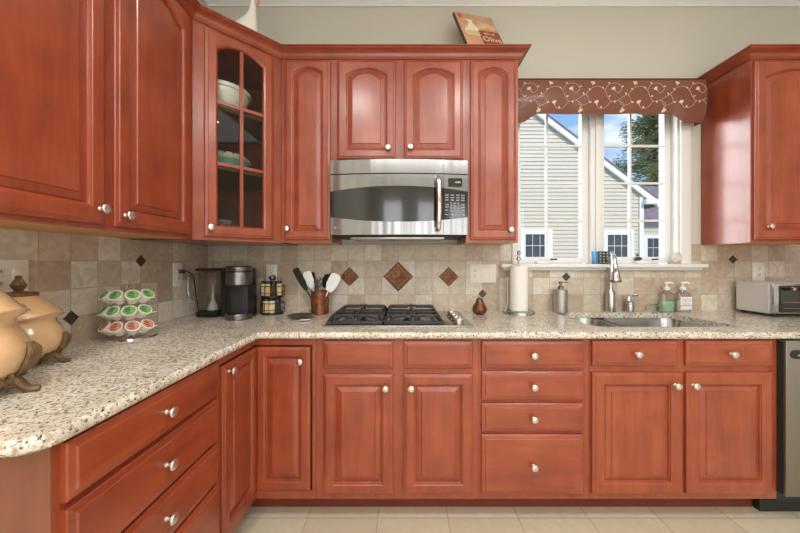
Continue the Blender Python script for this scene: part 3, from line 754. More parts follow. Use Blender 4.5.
obj('door_window', strip(-mw+.001, dv-.002, gb, gt, off=.0015), M_glassb, dr, 20)
cp = obj('control_panel', strip(dv+.001, mw, K(mz(234.8)), gb), M_mwsteel, c, 20)
obj('panel_top', strip(dv+.001, mw, gt, K(mz(175.2))), M_mwsteel, cp, 20)
obj('key_panel', strip(dv+.002, mw-.001, gb, gt, off=.0015), M_glassb, cp, 20)
hx = PX(438.3, 1.70)-mc
bm = nb(); tube(bm, smoothpath([(hx-.003, bow(hx)-.002, mz(179)), (hx, bow(hx)-.03, mz(183)), (hx+.002, bow(hx)-.042, mz(205)), (hx, bow(hx)-.03, mz(226)), (hx-.003, bow(hx)-.002, mz(230))], 8), .0145, 16); obj('handle', bm, M_chrome, dr)
xd0, xd1 = PX(448.5, 1.71)-mc, PX(462.5, 1.71)-mc
bm = nb(); box(bm, xd0, xd1, bow(xd0)-.001, bow(xd0)+.01, mz(187.3), mz(179)); dsp = obj('display', bm, M_glassb, cp, smooth=0)
textobj('display_digits', '12:00', .014, M_disp, dsp, T(xd0+.05, bow(xd0)-.002, mz(183)) @ FRONT)
bm = nb()
def key(px, py, wv, hv): 
    x = PX(px, 1.715)-mc; z = mz(py); y = bow(x)+.0012
    wv *= .5*MY/F; hv *= .5*MY/F; M = T(x, y, z) @ R(math.atan(2*.028*x/mw/mw), 'Z')
    box(bm, -wv, wv, -.0012, .001, -hv, hv, M=M)
for r_, py in enumerate((195.5, 198, 200.5, 205, 207.5, 210.5, 215)):
    for px in (447, 452.6, 458.2, 463.4):
        if px in (452.6, 458.2) and 203 < py < 212: continue
        key(px, py, 3.4, 1.1)
for py in (203.5, 206, 208.5, 211): 
    for px in (451.2, 455.0, 458.8): key(px, py, 1.8, 1.2)
obj('keys', bm, mat('key_print', srgb(150, 150, 148), .5), cp, smooth=0)
bm = nb(); x = PX(335.2, 1.73)-mc; lathe(bm, [(.007, 0), (.007, .0012), (0, .0013)], 16, T(x, bow(x)+.0005, mz(228)) @ R(PI/2, 'X')); lg = obj('logo', bm, M_grey, dr)
textobj('logo_text', 'Profile', .012, M_grey, lg, T(x+.031, bow(x+.03)-.0015, mz(228)) @ R(-.14, 'Z') @ FRONT)
bm = nb(); box(bm, -mw+.1, mw-.12, .06, .30, -.012, .0035, .003); obj('underside_tray', bm, M_cook, c)

# ---------------------------------------------------------------- wall plates
def slot(bm, M):
    for s in (-1, 1): box(bm, s*.006-.0012, s*.006+.0012, -.0005, .0015, .000, .009, mi=1, M=M)
    lathe(bm, [(.0028, -.0005), (.0028, .0015), (0, .0015)], 8, M @ T(0, .001, -.007) @ R(PI/2, 'X'), mi=1)
M_slot = mat('slot_dark', (.02, .018, .015, 1), .6)
def plate(name, label, M, w, h, parts, cat='outlet'):
    t = thing(name, label, cat, M.translation); loc, rot, _ = M.decompose(); t.rotation_euler = rot.to_euler()
    bm = nb(); box(bm, -w/2, w/2, -.006, 0, -h/2, h/2, .002)
    for s in (-1, 1): lathe(bm, [(.002, 0), (.002, .001), (0, .0012)], 8, T(0 if len(parts) == 1 else -w/2+.023, -.006, s*(h/2-.011)) @ R(PI/2, 'X'))
    p = obj('cover_plate', bm, M_ivory, t)
    for kind, x in parts:
        if kind == 'o':
            for s in (-1, 1):
                bm = nb(); box(bm, x-.0155, x+.0155, -.008, -.005, s*.0195-.0125, s*.0195+.0125, .002); slot(bm, T(x, -.0085, s*.0195)); obj('socket', bm, [M_ivory, M_slot], t)
        else:
            bm = nb(); box(bm, x-.016, x+.016, -.0095, -.005, -.033, .033, .002); obj('rocker', bm, M_ivory, t)
    return t
yb = WY-TT
def yplate(px, py): v = at(px, py, yb); return T(v.x, yb, v.z)
plate('outlet', 'ivory outlet behind the spice carousel', yplate(271.8, 274.5), .07, .13, [('o', 0)])
plate('switch_plate', 'ivory plate with one outlet and two rocker switches above the copper pear', yplate(483, 273.5), .17, .12, [('o', -.053), ('s', 0), ('s', .053)], 'switch')
plate('outlet', 'ivory outlet above the toaster oven', yplate(757.8, 272), .08, .125, [('o', 0)])
def lplate(px, py): Y = -(WX+TT)*F/(CX-px); return T(WX+TT, Y, PZ(py, Y)) @ R(PI/2, 'Z')
plate('outlet', 'ivory outlet on the left wall with a black plug in it', lplate(177.2, 274.6), .075, .13, [('o', 0)])
plate('outlet', 'white outlet on the left wall behind the tan canisters', lplate(6, 278.5), .115, .125, [('o', -.025), ('s', .028)])

# ---------------------------------------------------------------- valance
VY = 1.995; vx0, vx1 = .70, PX(706, 1.995)
vt = PZ(79.2, VY); vc = PZ(112.6, VY); ve = PZ(121, VY)
def vbot(x):
    def s(t): t = max(0, min(1, t)); return t*t*(3-2*t)
    l = 1-s((x-.735)/.105); r = s((x-1.665)/.105)
    return vc-(vc-ve)*max(l, r)
def vfront(x, v):            # v 0 top .. 1 bottom
    return VY-.022*math.sin(PI*min(1, v*1.02))**.8*(.4+.6*v)-.004*math.sin(x*23)*v+.02*v*v
vz = lambda x, v: vt-(vt-vbot(x))*v
M_val = mat('brown_satin', srgb(122, 70, 50), .40, coat=.15, bump=.15, bscale=500, **{'Sheen Weight': .25})
M_emb = mat('cream_thread', srgb(226, 206, 176), .6)
bm = nb(); nx, nv = 90, 12; G = []
for i in range(nx+1):
    x = vx0+(vx1-vx0)*i/nx
    G.append([bm.verts.new((x, vfront(x, j/nv), vz(x, j/nv))) for j in range(nv+1)]+[bm.verts.new((x, WY-.075, vbot(x)+.012))])
for i in range(nx):
    for j in range(nv+1): bm.faces.new((G[i][j], G[i][j+1], G[i+1][j+1], G[i+1][j]))
for i in (0, nx):
    x = vx0+(vx1-vx0)*i/nx; bk = [bm.verts.new((x, WY-.021, vz(x, j/nv))) for j in range(nv+1)]
    for j in range(nv): bm.faces.new((G[i][j], G[i][j+1], bk[j+1], bk[j]) if i == 0 else (G[i][j+1], G[i][j], bk[j], bk[j+1]))
box(bm, vx0, vx1, VY+.002, WY-.021, vt-.012, vt)
# embroidery
def e3(x, z, lift=.0012):
    v = (vt-z)/max(1e-4, (vt-vbot(x))); v = max(0, min(1, v)); return Vector((x, vfront(x, v)-lift, z))
def vine(pts, r=.0010):
    pp = [p for p in smoothpath([(a, b, 0) for a, b in pts], 6)]
    pp = [p for p in pp if vx0+.004 < p.x < vx1-.004 and p.y > vbot(p.x)+.006 and p.y < vt-.004]
    if len(pp) > 2: tube(bm, [e3(p.x, p.y) for p in pp], r, 5, 1)
def petal(x, z, a, L_, W_):
    ps = []
    for t, s in ((0, 0), (.3, .8), (.6, 1), (1, 0), (.6, -1), (.3, -.8)):
        dx = math.cos(a)*L_*t-math.sin(a)*W_*s; dz = math.sin(a)*L_*t+math.cos(a)*W_*s
        X, Z = x+dx, z+dz
        if not (vx0+.002 < X < vx1-.002 and vbot(X)+.003 < Z < vt-.002): return
        ps.append(bm.verts.new(e3(X, Z, .0022)))
    f = bm.faces.new(ps); f.material_index = 1
per = .262; zm = (vt+vc)/2
def flower(x, z, a):
    for k in (-1, -.33, .33, 1): petal(x, z, a+k*.75, .021, .0055)
    petal(x, z, a+PI, .010, .004)
for k in range(-1, 6):
    ox = .60+k*per
    vine([(ox, zm+.005), (ox+.04, zm+.045), (ox+.085, zm+.055), (ox+.12, zm+.03), (ox+.135, zm-.005), (ox+.16, zm-.035), (ox+.2, zm-.03), (ox+.235, zm-.01), (ox+per, zm+.005)])
    vine([(ox+.12, zm+.03), (ox+.15, zm+.07), (ox+.20, zm+.075), (ox+.225, zm+.04), (ox+.20, zm+.015), (ox+.178, zm+.035)])
    vine([(ox+.16, zm-.035), (ox+.13, zm-.07), (ox+.09, zm-.075), (ox+.07, zm-.05)])
    vine([(ox+.0, zm+.005), (ox+.02, zm-.04), (ox-.02, zm-.06), (ox-.045, zm-.045)])
    vine([(ox+.2, zm-.03), (ox+.24, zm-.05), (ox+.235, zm-.08)])
    flower(ox+.178, zm+.035, 2.2); flower(ox+.07, zm-.05, 1.9); flower(ox+.045, zm+.07, 1.2); flower(ox+.235, zm-.078, -1.2)
    for a, b, c_ in ((.03, .03, 2.4), (.10, .052, -.8), (.14, -.01, .4), (.18, -.03, -1.2), (.222, .05, .5), (.11, -.074, 2.6), (.02, -.045, .2), (.25, .0, 1.8), (.155, .072, 2.5)):
        petal(ox+a, zm+b, c_, .018, .005)
val = thing('valance', 'brown window valance embroidered with cream vines and flowers', 'valance', ((vx0+vx1)/2, WY-.02, vt))
bmesh.ops.translate(bm, verts=bm.verts, vec=-Vector(val.location))
obj('fabric', bm, [M_val, M_emb], val, 50)
bm = nb(); tube(bm, [Vector((vx0+(vx1-vx0)*i/40, VY-.002, vt+.001))-Vector(val.location) for i in range(41)], .003, 8); obj('piping', bm, mat('dark_piping', srgb(70, 34, 24), .6), val)

# ---------------------------------------------------------------- canisters
M_can = mat('caramel_glaze', srgb(222, 182, 134), .14, coat=.9, var=.14, vscale=7)
M_ant = mat('antique_metal', srgb(122, 98, 66), .5, .35, bump=.8, bscale=120, var=.35, vscale=40)
def lobed(bm, prof, n=72, lob=4, M=Matrix()):
    rings = []
    for r, z, a, dz in prof:
        ring = []
        for i in range(n):
            t = 2*PI*i/n; w_ = math.cos(lob*t)
            ring.append(bm.verts.new(M @ Vector((r*(1+a*w_)*math.cos(t), r*(1+a*w_)*math.sin(t), z+dz*w_))))
        rings.append(ring)
    for a, b in zip(rings, rings[1:]):
        for i in range(n): bm.faces.new((a[i], a[(i+1) % n], b[(i+1) % n], b[i]))
    bm.faces.new(rings[0][::-1]); bm.faces.new(rings[-1])
def canister(label, x, y, s, rz):
    c = thing('canister', label, 'canister', (x, y, CT), rz)
    bm = nb(); S = s
    prof = [(.045, .022, 0, 0), (.070, .028, 0, 0), (.094, .048, .02, 0), (.103, .072, .03, 0), (.103, .092, .03, 0), (.094, .116, .03, 0), (.083, .135, .03, 0), (.084, .146, .04, .001), (.100, .157, .075, .006), (.104, .160, .08, .007), (.101, .162, .08, .006)]
    lobed(bm, [(a*S, b*S, c_, d_*S) for a, b, c_, d_ in prof])
    obj('jar', bm, M_can, c, 60)
    bm = nb(); prof = [(.098, .161, .075, .006), (.095, .166, .06, .004), (.080, .180, .02, .001), (.062, .198, 0, 0), (.048, .212, 0, 0), (.040, .219, 0, 0)]
    lobed(bm, [(a*S, b*S+.0005, c_, d_*S) for a, b, c_, d_ in prof]); l_ = obj('lid', bm, M_can, c, 60)
    bm = nb(); lathe(bm, [(a*S, b*S) for a, b in ((.040, .217), (.043, .2195), (.044, .224), (.039, .229), (.02, .231), (.009, .234), (.007, .238), (.011, .243), (.0155, .250), (.014, .259), (.009, .267), (.007, .271), (.009, .276), (.005, .281), (0, .282))], 20)
    for k in range(10):
        a = k*2*PI/10; tube(bm, [(S*.008*math.cos(a), S*.008*math.sin(a), S*.236), (S*.0165*math.cos(a), S*.0165*math.sin(a), S*.250), (S*.007*math.cos(a), S*.007*math.sin(a), S*.270)], S*.0025, 5)
    obj('finial', bm, M_ant, l_)
    for k in range(4):
        a = k*PI/2+PI/4*0+.35
        M = R(a, 'Z'); bm = nb(); V = lambda u, v, z: M @ Vector((u*S, v*S, z*S))
        tube(bm, smoothpath([V(.075, 0, .045), V(.088, 0, .022), (V(.100, 0, .008)), V(.112, 0, .006), V(.118, 0, .006)], 4), [S*q for q in (.008, .008, .008, .009, .009, .009, .0085, .0085, .008, .008, .0075, .0075, .007, .0065, .006, .0055, .005)], 10)
        # leaf on the corner above the foot
        for t in (-1, 0, 1):
            tube(bm, smoothpath([V(.084, t*.004, .035), V(.102, t*.012, .055), V(.110, t*.014, .08), V(.104, t*.006, .098)], 4), [S*q for q in (.003, .005, .006, .007, .007, .007, .007, .006, .006, .005, .004, .003, .002)], 8)
        obj('foot', bm, M_ant, c)
        bm = nb(); b = a+PI/4; 
        def W(t, z, rr=None): 
            q = (.088+.16*(z-.03)) if z < .075 else .102
            return Vector((math.cos(b+t)*(rr or q)*S, math.sin(b+t)*(rr or q)*S, z*S))
        for sgn in (-1, 1):
            tube(bm, smoothpath([W(0, .042), W(sgn*.2, .058), W(sgn*.42, .052), W(sgn*.55, .036), W(sgn*.40, .030), W(sgn*.30, .040)], 4), S*.005, 8)
            tube(bm, smoothpath([W(0, .045), W(sgn*.10, .068), W(sgn*.2, .064), W(sgn*.16, .05)], 4), S*.005, 8)
            tube(bm, smoothpath([W(sgn*.42, .052), W(sgn*.62, .060), W(sgn*.72, .046)], 4), S*.0045, 8)
        tube(bm, [W(0, .030), W(0, .055), W(0, .075)], [S*.006, S*.009, S*.003], 8)
        obj('ornament', bm, M_ant, c)
    return c
canister('large caramel ceramic canister with scrolled metal feet, nearer the camera at the left edge', -1.05, .735, 1.27, .15)
canister('smaller caramel ceramic canister with metal finial, behind the larger canister', -1.188, .985, 1.0, .1)

# ---------------------------------------------------------------- coffee pods
PXc, PYc = -1.158, 1.355
c = thing('pod_carousel', 'chrome wire carousel holding coffee pods by the left wall', 'carousel', (PXc, PYc, CT))
bm = nb(); lathe(bm, [(.088, 0), (.09, .004), (.086, .010), (.02, .014), (0, .015)], 32); obj('base', bm, M_chrome, c)
bm = nb(); tube(bm, [(0, 0, .01), (0, 0, .215)], .004)
tube(bm, smoothpath([(-.014, 0, .208), (-.016, 0, .232), (0, 0, .243), (.016, 0, .232), (.014, 0, .208)], 6), .003)
tiers = (.052, .115, .178)
for z in tiers:
    for rr in (.045, .088): tube(bm, [(rr*math.cos(2*PI*i/32), rr*math.sin(2*PI*i/32), z-.012+(.0 if rr > .05 else -.012)) for i in range(33)], .0016, 6)
    for k in range(4): a = k*PI/4; tube(bm, [(-.088*math.cos(a), -.088*math.sin(a), z-.012), (0, 0, z-.024), (.088*math.cos(a), .088*math.sin(a), z-.012)], .0016, 6)
obj('rack', bm, M_chrome, c)
M_cup = mat('pod_cup', srgb(236, 230, 220), .4)
M_lg = mat('pod_lid_green', srgb(122, 190, 104), .4, var=.3, vscale=120)
M_lo = mat('pod_lid_orange', srgb(222, 146, 116), .4, var=.3, vscale=120)
M_ink = mat('pod_print', srgb(50, 66, 48), .5)
pos = ['leftmost', 'second from left', 'third from left', 'rightmost']
def pod_mesh(lidmat):
    bm = nb(); lathe(bm, [(.0165, -.042), (.0185, -.04), (.0222, -.006), (.0222, -.002), (.0255, -.0015), (.0258, 0), (.0250, .0012), (.021, .0013), (.021, .0009), (0, .0009)], 24)
    me = bpy.data.meshes.new('cup'); bmesh.ops.recalc_face_normals(bm, faces=bm.faces); bm.to_mesh(me); bm.free(); me.materials.append(M_cup); me.shade_smooth(); me.set_sharp_from_angle(angle=.6)
    bm = nb(); lathe(bm, [(.0205, .0008), (.0205, .0017), (0, .0019)], 24)
    rnd = random.Random(3)
    for k in range(4):
        u = -.012+k*.008; L_ = math.sqrt(.018**2-u*u)*.8; box(bm, u-.0018, u+.0018, -L_, L_*.3, .0018, .0023, mi=1)
    me2 = bpy.data.meshes.new('lid'); bmesh.ops.recalc_face_normals(bm, faces=bm.faces); bm.to_mesh(me2); bm.free(); me2.materials.append(lidmat); me2.materials.append(M_ink)
    return me, me2
pg, po = pod_mesh(M_lg), pod_mesh(M_lo)
for ti, z in enumerate(tiers):
    off = (0, .14, 0)[ti]
    for k in range(4):
        ang = math.radians((-118, -82, -46, -12)[k])-off*.9
        t = bpy.data.objects.new('coffee_pod', None); COL.objects.link(t); t.empty_display_size = .02
        colr = 'orange' if ti == 0 else 'green'
        t['label'] = '%s-lidded coffee pod, %s in the %s tier of the pod carousel' % (colr, pos[k], ('bottom', 'middle', 'top')[ti])
        t['category'] = 'coffee pod'; t['group'] = '%s coffee pods on the carousel' % colr
        t.matrix_world = T(PXc+.088*math.cos(ang), PYc+.088*math.sin(ang), CT+z+.012) @ R(ang, 'Z') @ R(math.radians(48), 'Y')
        for nm, me in zip(('cup', 'lid'), pg if ti else po):
            o = bpy.data.objects.new(nm, me); COL.objects.link(o); o.parent = t

# ---------------------------------------------------------------- coffee maker
c = thing('coffee_maker', 'black and steel pod coffee maker with a clear water reservoir in the corner', 'coffee maker', (-.935, 1.86, CT), -.12)
M_dsteel = mat('dark_steel', (.20, .19, .185, 1), .3, 1)
bm = nb(); box(bm, -.085, .052, -.035, .055, 0, .285, .012); obj('body', bm, M_black, c)
bm = nb(); box(bm, -.052, .052, -.045, -.034, .02, .20, .004); obj('front_panel', bm, mat('charcoal_panel', (.035, .037, .04, 1), .5), c)
bm = nb(); lathe(bm, [(.065, .192), (.068, .196), (.068, .262), (.066, .266), (.068, .270), (.067, .292), (.060, .298), (0, .299)], 36, T(.005, -.05, 0)); hd = obj('brew_head', bm, M_dsteel, c)
bm = nb(); lathe(bm, [(.0685, .2635), (.0695, .267), (.0685, .2705)], 36, T(.005, -.05, 0), cap=False); obj('head_seam', bm, M_black, hd)
textobj('brand_mark', 'KEURIG', .012, mat('mark_dark', (.02, .02, .02, 1), .4), hd, T(.012, -.1193, .281) @ FRONT)
bm = nb(); lathe(bm, [(.068, 0), (.071, .004), (.071, .028), (.068, .033), (.06, .034), (.058, .030), (0, .030)], 36, T(.005, -.05, 0)); obj('drip_tray', bm, M_dsteel, c)
bm = nb(); rx0, rx1, ry0, ry1 = -.275, -.145, -.04, .09
box(bm, rx0, rx1, ry0, ry1, 0, .035, .01); obj('reservoir_base', bm, M_black, c)
bm = nb(); box(bm, rx0+.003, rx1-.003, ry0+.003, ry1-.003, .035, .268, .02); rs = obj('reservoir', bm, M_clear, c)
bm = nb(); lathe(bm, [(.030, .036), (.028, .06), (.018, .075), (.008, .10), (.005, .19), (0, .192)], 20, T((rx0+rx1)/2, .02, 0)); obj('reservoir_filter', bm, mat('clear_core', srgb(200, 200, 198), .2), rs)
bm = nb(); box(bm, rx0-.002, -.06, ry0-.002, ry1-.03, .2685, .283, .006); obj('reservoir_lid', bm, M_black, c)
bm = nb(); box(bm, rx1+.012, -.08, ry0+.02, .05, 0, .27, .006); obj('side_housing', bm, M_black, c)
bm = nb(); tube(bm, smoothpath([(rx0+.01, ry0, .25), (rx0-.03, ry0-.01, .235), (rx0-.032, ry0-.01, .13), (rx0+.004, ry0, .095)], 6), .0045, 8); obj('reservoir_handle', bm, M_clear, c)
# plug and cord (world coords -> local)
Mi2 = (T(-.935, 1.86, CT) @ R(-.12, 'Z')).inverted()
Yp = -(WX+TT)*F/(CX-178.5); zp = PZ(271.5, Yp)
pts = [(WX+TT+.03, Yp, zp), (WX+TT+.05, Yp+.01, zp-.003), (WX+TT+.06, Yp+.04, zp-.04), (WX+.05, Yp+.09, zp-.15), (WX+.05, Yp+.12, CT+.02), (WX+.07, Yp+.15, CT+.006), (-1.16, 2.03, CT+.005), (-.99, 2.0, CT+.02)]
bm = nb(); tube(bm, [Mi2 @ p for p in smoothpath(pts, 6)], .0035, 8); cd = obj('power_cord', bm, M_blackm, c)
bm = nb(); box(bm, WX+TT+.0086, WX+TT+.032, Yp-.011, Yp+.011, zp-.011, zp+.011, .003)
for v in bm.verts: v.co = Mi2 @ v.co
obj('plug', bm, M_blackm, cd)

# ---------------------------------------------------------------- spice carousel
SXc, SYc = PX(272.5, 1.985), 1.985
c = thing('spice_carousel', 'two-tier black revolving spice rack beneath the outlet', 'spice rack', (SXc, SYc, CT))
bm = nb()
for z in (0, .103):
    lathe(bm, [(.066, z), (.068, z+.002), (.068, z+.010), (.066, z+.012), (0, z+.012)], 32)
    for zz in (z+.03, z+.07): tube(bm, [(.070*math.cos(2*PI*i/32), .070*math.sin(2*PI*i/32), zz) for i in range(33)], .0018 if zz < z+.05 else .0025, 6)
    for k in range(6): a = k*PI/3+.2; tube(bm, [(.0695*math.cos(a), .0695*math.sin(a), z+.008), (.0695*math.cos(a), .0695*math.sin(a), z+.07)], .002, 6)
obj('tiers', bm, M_black, c)
bm = nb(); lathe(bm, [(.009, .012), (.009, .205), (.012, .208)], 16); obj('post', bm, M_chrome, c)
bm = nb(); lathe(bm, [(.012, .205), (.02, .212), (.022, .222), (.018, .234), (.006, .240), (0, .241)], 20); obj('top_knob', bm, mat('knob_black', (.03, .03, .03, 1), .12, coat=1), c)
M_sp = [mat('spice_cream', srgb(222, 204, 168), .6), mat('spice_tan', srgb(202, 164, 110), .6, var=.2, vscale=90), mat('spice_dark', srgb(60, 44, 34), .6, var=.4, vscale=90), mat('spice_yellow', srgb(214, 186, 128), .6, var=.1, vscale=90)]
spn = ['cream', 'tan', 'dark', 'pale yellow']
for ti, z in enumerate((.0125, .1155)):
    for k in range(4):
        a = math.radians((-150, -108, -66, -24)[k])+(.1 if ti else -.12)
        ci = (k+ti*0) % 4 if ti else (2, 3, 0, 2)[k]
        t = thing('spice_jar', 'spice jar with %s filling, %s on the %s spice tier' % (spn[ci], pos[k], 'upper' if ti else 'lower'), 'spice jar', (SXc+.046*math.cos(a), SYc+.046*math.sin(a), CT+z), a, 'spice jars on the revolving rack')
        bm = nb(); lathe(bm, [(.0185, 0), (.0195, .002), (.0195, .068), (.018, .072), (0, .072)], 20); obj('glass_jar', bm, M_sp[ci], t)
        bm = nb(); lathe(bm, [(.0195, .0722), (.0205, .073), (.0205, .086), (.019, .088), (0, .088)], 20); obj('cap', bm, M_black, t)

# ---------------------------------------------------------------- utensil crock
UXc, UYc = PX(320, 1.98), 1.98
M_cu = mat('hammered_copper', srgb(132, 80, 52), .42, .55, bump=1, bscale=70, var=.3, vscale=50)
c = thing('utensil_crock', 'embossed copper crock full of cooking utensils, left of the cooktop', 'crock', (UXc, UYc, CT))
bm = nb(); lathe(bm, [(.052, 0), (.054, .003), (.053, .006), (.0535, .135), (.056, .138), (.056, .143), (.050, .143), (.050, .008), (0, .008)], 40, cap=False); obj('pot', bm, M_cu, c)
bm = nb()
for z in (.02, .026, .115, .122): tube(bm, [(.0545*math.cos(2*PI*i/40), .0545*math.sin(2*PI*i/40), z) for i in range(41)], .0016, 6)
for k in range(12):
    a = k*PI/6
    f = lambda da, z: ((.0545)*math.cos(a+da), .0545*math.sin(a+da), z)
    tube(bm, smoothpath([f(-.15, .05), f(0, .062), f(.12, .08), f(0, .095), f(-.12, .08), f(0, .062), f(.15, .05)], 4), .0016, 5)
obj('relief_bands', bm, M_cu, c)
def utensil(name, label, base, top, headf, hm, rm=M_black, r=.005, cat='utensil'):
    """base/top in world; head built in local coords: z along the handle, x across"""
    base, top = Vector(base), Vector(top); d = (top-base); L_ = d.length; d.normalize()
    xa = Vector((1, 0, 0)); xa = (xa-d*xa.dot(d)).normalized(); ya = d.cross(xa)
    M = Matrix((xa, ya, d)).transposed().to_4x4(); M.translation = base
    t = thing(name, label, cat, base); t.matrix_world = M
    bm = nb(); tube(bm, [(0, 0, 0), (0, 0, L_*.5), (0, 0, L_)], [r, r, r*.8], 10); obj('handle', bm, rm, t)
    bm = nb(); headf(bm, L_); obj('head', bm, hm, t)
    return t
def blade(w0, w1, h, th=.003, slots=0):
    def f(bm, L_):
        pts = []
        n = 8; rr = min(w0, w1)*.45
        poly = [(-w0/2+rr*.3, 0), (w0/2-rr*.3, 0), (w1/2, h*.35), (w1/2, h-rr)]+[(w1/2-rr+rr*math.cos(t), h-rr+rr*math.sin(t)) for t in [i*PI/2/n for i in range(1, n+1)]]+[(-w1/2+rr-rr*math.sin(t), h-rr+rr*math.cos(t)) for t in [i*PI/2/n for i in range(0, n)]]+[(-w1/2, h-rr), (-w1/2, h*.35)]
        prism(bm, poly, -th/2, th/2, T(0, 0, L_-.008) @ R(PI/2, 'X'))
    return f
zf = CT+.012
u = lambda px, py, Y: at(px, py, Y)
utensil('spatula', 'long black spatula leaning left in the copper crock', (UXc-.012, UYc+.0, zf), u(306, 289, 1.96), blade(.03, .042, .15), M_black)
utensil('spoon', 'white flat spoon standing behind the black spatula in the crock', (UXc+.0, UYc+.02, zf), u(312, 287, 1.99), blade(.03, .052, .11), M_whitep, M_whitep)
utensil('spatula', 'white spatula with broad tilted blade, rightmost in the crock', (UXc-.01, UYc-.02, zf), u(329, 290, 1.95), blade(.052, .066, .118, .005), M_whitep, M_whitep)
def slotted(bm, L_):
    n = 24; prev = None
    for rr, dy in ((.0, -.010), (.018, -.009), (.033, -.003), (.042, .006)):
        cur = [bm.verts.new((rr*math.cos(2*PI*i/n)*.9, dy, L_+.035+rr*math.sin(2*PI*i/n)*1.15)) for i in range(n)] if rr else [bm.verts.new((0, dy, L_+.035))]
        if prev:
            for i in range(n):
                if rr > .02 and rr < .03 and i % 6 == 0: continue
                if len(prev) == 1: bm.faces.new((prev[0], cur[i], cur[(i+1) % n]))
                else: bm.faces.new((prev[i], prev[(i+1) % n], cur[(i+1) % n], cur[i]))
        prev = cur
    for k in range(8):
        a = k*PI/4; tube(bm, [(.035*math.cos(a), 0, L_+.035+.042*math.sin(a)), (.042*math.cos(a), .014, L_+.035+.054*math.sin(a))], .004, 6)
utensil('slotted_spoon', 'black slotted spoon with a toothed rim standing in the crock', (UXc, UYc+.02, zf), u(326.5, 287, 2.0), slotted, M_black)
utensil('turner', 'thin black turner between the white utensils in the crock', (UXc, UYc+.03, zf), u(315, 284, 2.02), blade(.02, .026, .085), M_black)
c = thing('scissors', 'grey-handled kitchen scissors upright in the middle of the crock', 'scissors', (UXc-.005, UYc-.035, zf))
bm = nb()
for s in (-1, 1): 
    tube(bm, smoothpath([(s*.006, 0, .128), (s*.004, 0, .15), (s*.012+.004, 0, .165), (s*.024+.004, 0, .185), (s*.018+.004, 0, .205), (s*.006+.002, 0, .195), (s*.003, 0, .17), (s*.002, 0, .15)], 4), .004, 8)
obj('grips', bm, mat('dark_grey', (.06, .06, .065, 1), .4), c)
bm = nb(); box(bm, -.008, -.0005, -.001, .001, .0, .135); box(bm, .0005, .008, -.0005, .0015, .0, .135); obj('blades', bm, M_steel, c)

# spoon rest
c = thing('spoon_rest', 'round pewter spoon rest with a pale handle, left of the cooktop', 'spoon rest', (PX(300.5, 1.83), 1.83, CT))
bm = nb(); lathe(bm, [(.045, 0), (.05, .003), (.070, .014), (.074, .018), (.072, .019), (.052, .009), (.02, .006), (0, .006)], 36); d = obj('dish', bm, M_pewter, c)
bm = nb(); box(bm, -.03, .03, -.06, .0, .003, .008, .002, M=T(.045, -.058, .004) @ R(.25, 'Z')); obj('handle', bm, M_nickel, c)

# copper pear
c = thing('pear_ornament', 'gilded bronze pear ornament on the worktop, right of the cooktop', 'ornament', (PX(479.5, 1.96), 1.96, CT))
bm = nb(); lathe(bm, [(0, .001), (.02, 0), (.036, .008), (.044, .024), (.044, .038), (.036, .056), (.026, .070), (.021, .085), (.017, .095), (.008, .1), (0, .1)], 32); obj('pear', bm, mat('gilded_bronze', srgb(118, 74, 48), .38, .6, bump=1, bscale=60, var=.6, vscale=45), c)
bm = nb(); tube(bm, smoothpath([(0, 0, .098), (-.006, 0, .108), (-.022, 0, .106), (-.045, 0, .108)], 4), .0022, 6)
lathe(bm, [(0, 0), (.008, .001), (0, .003)], 10, T(.004, -.002, .103)); obj('stem', bm, M_pewter, c)

# paper towels
TX, TY = PX(518.7, 1.99), 1.99
c = thing('paper_towel_holder', 'steel paper towel holder with round base at the left end of the window sill', 'towel holder', (TX, TY, CT))
bm = nb(); lathe(bm, [(.094, 0), (.096, .003), (.095, .014), (.090, .019), (0, .020)], 40); obj('base', bm, M_steel, c)
bm = nb(); tube(bm, [(0, 0, .018), (0, 0, .375)], .006, 12); lathe(bm, [(.006, .33), (.014, .335), (.012, .345), (.007, .35), (.007, .365), (.014, .372), (.010, .380), (.006, .39), (0, .393)], 16); tube(bm, [(-.014, 0, .372), (.014, 0, .372)], .003, 8)
obj('rod', bm, M_steel, c)
bm = nb(); tube(bm, smoothpath([(-.085, 0, .017), (-.072, 0, .05), (-.068, 0, .12), (-.07, 0, .20), (-.065, 0, .225)], 5), .0045, 8); obj('tension_arm', bm, M_steel, c)
r_ = thing('paper_towel_roll', 'white paper towel roll standing on the steel holder', 'paper towel', (TX, TY, CT+.0205))
bm = nb(); lathe(bm, [(.02, 0), (.052, 0), (.0535, .002), (.0535, .273), (.052, .275), (.02, .275), (.02, 0)], 48, cap=False); obj('roll', bm, M_paper, r_)

# soap dispenser
c = thing('soap_dispenser', 'brushed metal soap dispenser on the worktop, left of the sink', 'soap dispenser', (PX(560.6, 2.03), 2.03, CT))
bm = nb(); lathe(bm, [(.039, 0), (.041, .003), (.041, .142), (.038, .146), (.02, .148), (0, .148)], 36); obj('body', bm, mat('satin_metal', (.55, .52, .50, 1), .45, 1), c)
bm = nb(); lathe(bm, [(.017, .148), (.017, .165), (.014, .167), (.008, .168), (.007, .182), (.013, .184), (.013, .194), (.010, .197), (0, .198)], 20); tube(bm, [(0, 0, .189), (.03, -.005, .191), (.045, -.006, .188)], [.004, .004, .003], 8); obj('pump', bm, M_pewter, c)

